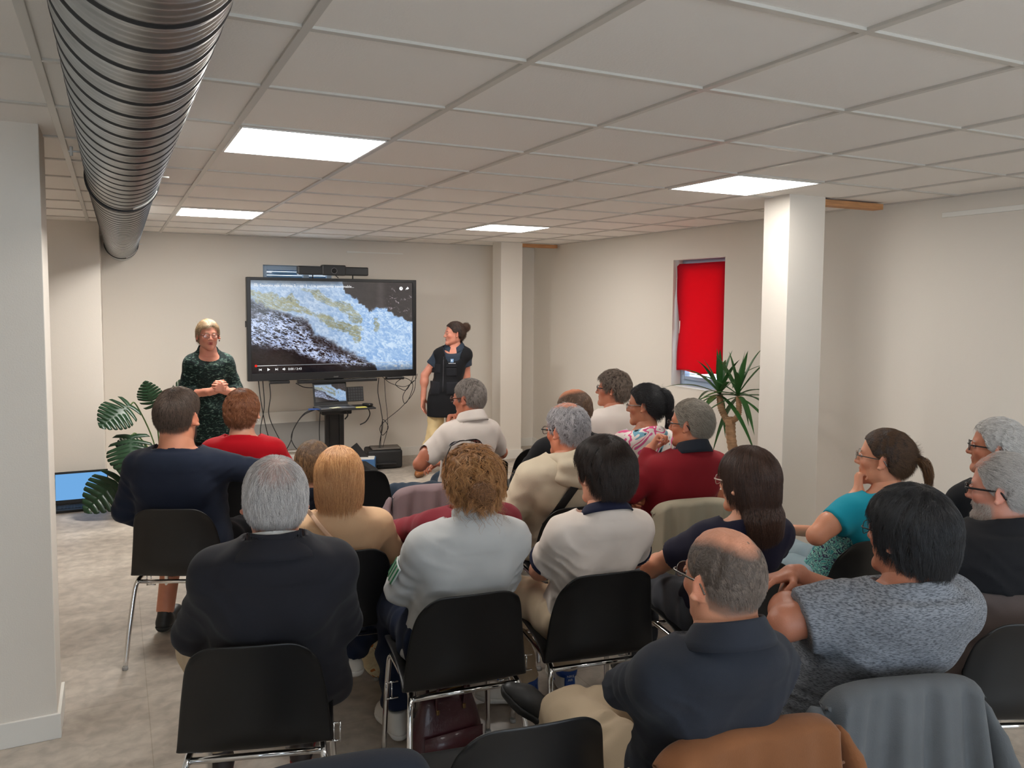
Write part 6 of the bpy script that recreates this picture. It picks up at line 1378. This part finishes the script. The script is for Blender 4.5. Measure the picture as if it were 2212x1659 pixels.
# emblem and lettering on the vest
t, B = PEOPLE['S2']; fz = B.zz(.90); cx, cy = B.spine(.90); yv = cy+.120*B.g+.021
yv = patch(B, -.085, fz+.012, .030, .034, .021, .0015, 'emblem', mat('emblem_blue', sr(120,160,205), .5), t)
patch(B, -.082, fz+.014, .012, .016, .0235, .001, 'emblem_swirl', mat('emblem_white', sr(225,232,240), .5), t)
for i in range(6): patch(B, -.115+.012*i, fz-.014, .006, .007, .0215, .001, 'vest_lettering', MATS['emblem_white'], t)
PK = cloth('vest_pocket', (29,30,35))
for x_, z_, w_, h_ in ((-.080, -.040, .105, .026), (-.080, -.100, .100, .080), (.080, -.070, .095, .09), (.088, -.26, .11, .13), (-.088, -.26, .11, .13)): patch(B, x_, fz+z_, w_, h_, .022, .007, 'pocket', PK, t)
patch(B, 0, fz-.12, .008, .34, .0225, .003, 'zip', mat('zip_grey', sr(62,62,66), .4, .6), t)
# ear studs
for key, c_ in (('S1', (90,30,36)), ('P2', (220,220,215))):
    t, B = PEOPLE[key]; R_ = Rxyz(*B.sp['look'])
    for q in (-1, 1): MB().box((0,0,0), (.009,.009,.011), .004).build('earring', mat('earring_%s' % key, sr(*c_), .25), t, loc=B.hc+R_@(np.array((q*.090,-.006,-.046))*B.hs))
# watch on the arm of the man in white
t, B = PEOPLE['P6']; a, b_ = np.array(B.sp['armL'][0]), np.array(B.sp['armL'][1]); d = (b_-a)/np.linalg.norm(b_-a); c = a+(b_-a)*.86; e1 = np.cross(d, (0,0,1.)); e1 /= np.linalg.norm(e1); e2 = np.cross(d, e1)
MB().tube([tuple(c+(e1*math.cos(k*.35)+e2*math.sin(k*.35))*.033) for k in range(18)], .004, 6, True, flat=2).build('watch_band', CHROME, t)

# blue collars, swoosh and lettering on the white sneakers under the cream T-shirt
t, B = PEOPLE['P13']; BLU = mat('sneaker_blue', sr(28,72,150), .5); shoes = [o for o in t.children if o.name.startswith('shoe')]; WL = mat('lettering_white', sr(215,220,225), .6)
for so, key in zip(shoes, ('legR', 'legL')):
    l = B.sp[key]; an = np.array(l[2], float); fd = np.array(l[3], float); fd /= np.linalg.norm(fd); sd = np.array((fd[1], -fd[0], 0)); z0 = an[2]-.085
    cx = an*np.array((1,1,0)); ring = lambda a, r, z: tuple(cx+fd*(r*math.cos(a)-.004)+sd*(r*.92*math.sin(a))+np.array((0,0,z)))
    MB().grid([[ring(k*math.pi/16, rr, zz) for rr, zz in ((.050,.095),(.053,.112),(.052,.128),(.046,.134))] for k in range(33)], .004).build('ankle_collar', BLU, so)
    MB().grid([[ring(math.pi+a, .0525-.001*j, .055+.013*j) for j in range(6)] for a in (-.5,-.25,0,.25,.5)], .004).build('heel_tab', BLU, so)
    rz = math.atan2(sd[1], sd[0]); p = cx-fd*.0615+np.array((0,0,.100)); 
    for w_, dz in (('NIKE', .0), ('AIR', -.016)): text(w_, .015, 'heel_text', WL, so, tuple(p+np.array((0,0,dz))), (math.pi/2, 0, rz), 'CENTER')
    s0 = (1 if fd[0] < -.5 else -1); q = lambda u, z, o=.0475: tuple(cx+fd*u-sd*s0*-1*o*(1 if s0 > 0 else 1)+np.array((0,0,z)))
    MB().grid([[q(.02+.010*i, .046+.020*abs(i-4)**1.3/6-.006*(i < 4)+w, .0465+.0) for w in (0, .014*(1-abs(i-4)/9))] for i in range(12)], .004).build('side_swoosh', BLU, so)

# patterned side panel of the turquoise T-shirt
t, B = PEOPLE['P17']; P = []
for i in range(13):
    a = math.radians(150+75*i/12); row = []
    for j in range(11):
        z = B.zz(.50+.38*j/10); zt = .50+.38*j/10; A = float(np.interp(zt, TZ, TA))*B.w*.93+.012; D = float(np.interp(zt, TZ, TB))*B.g+.012; cx, cy = B.spine(zt); p_ = 2/2.35; c_, s_ = math.cos(a), math.sin(a)
        row.append((float(cx)+A*math.copysign(abs(c_)**p_, c_), float(cy)+D*math.copysign(abs(s_)**p_, s_), z))
    P.append(row)
MB().grid(P, .003).build('side_panel', PAIS, t)
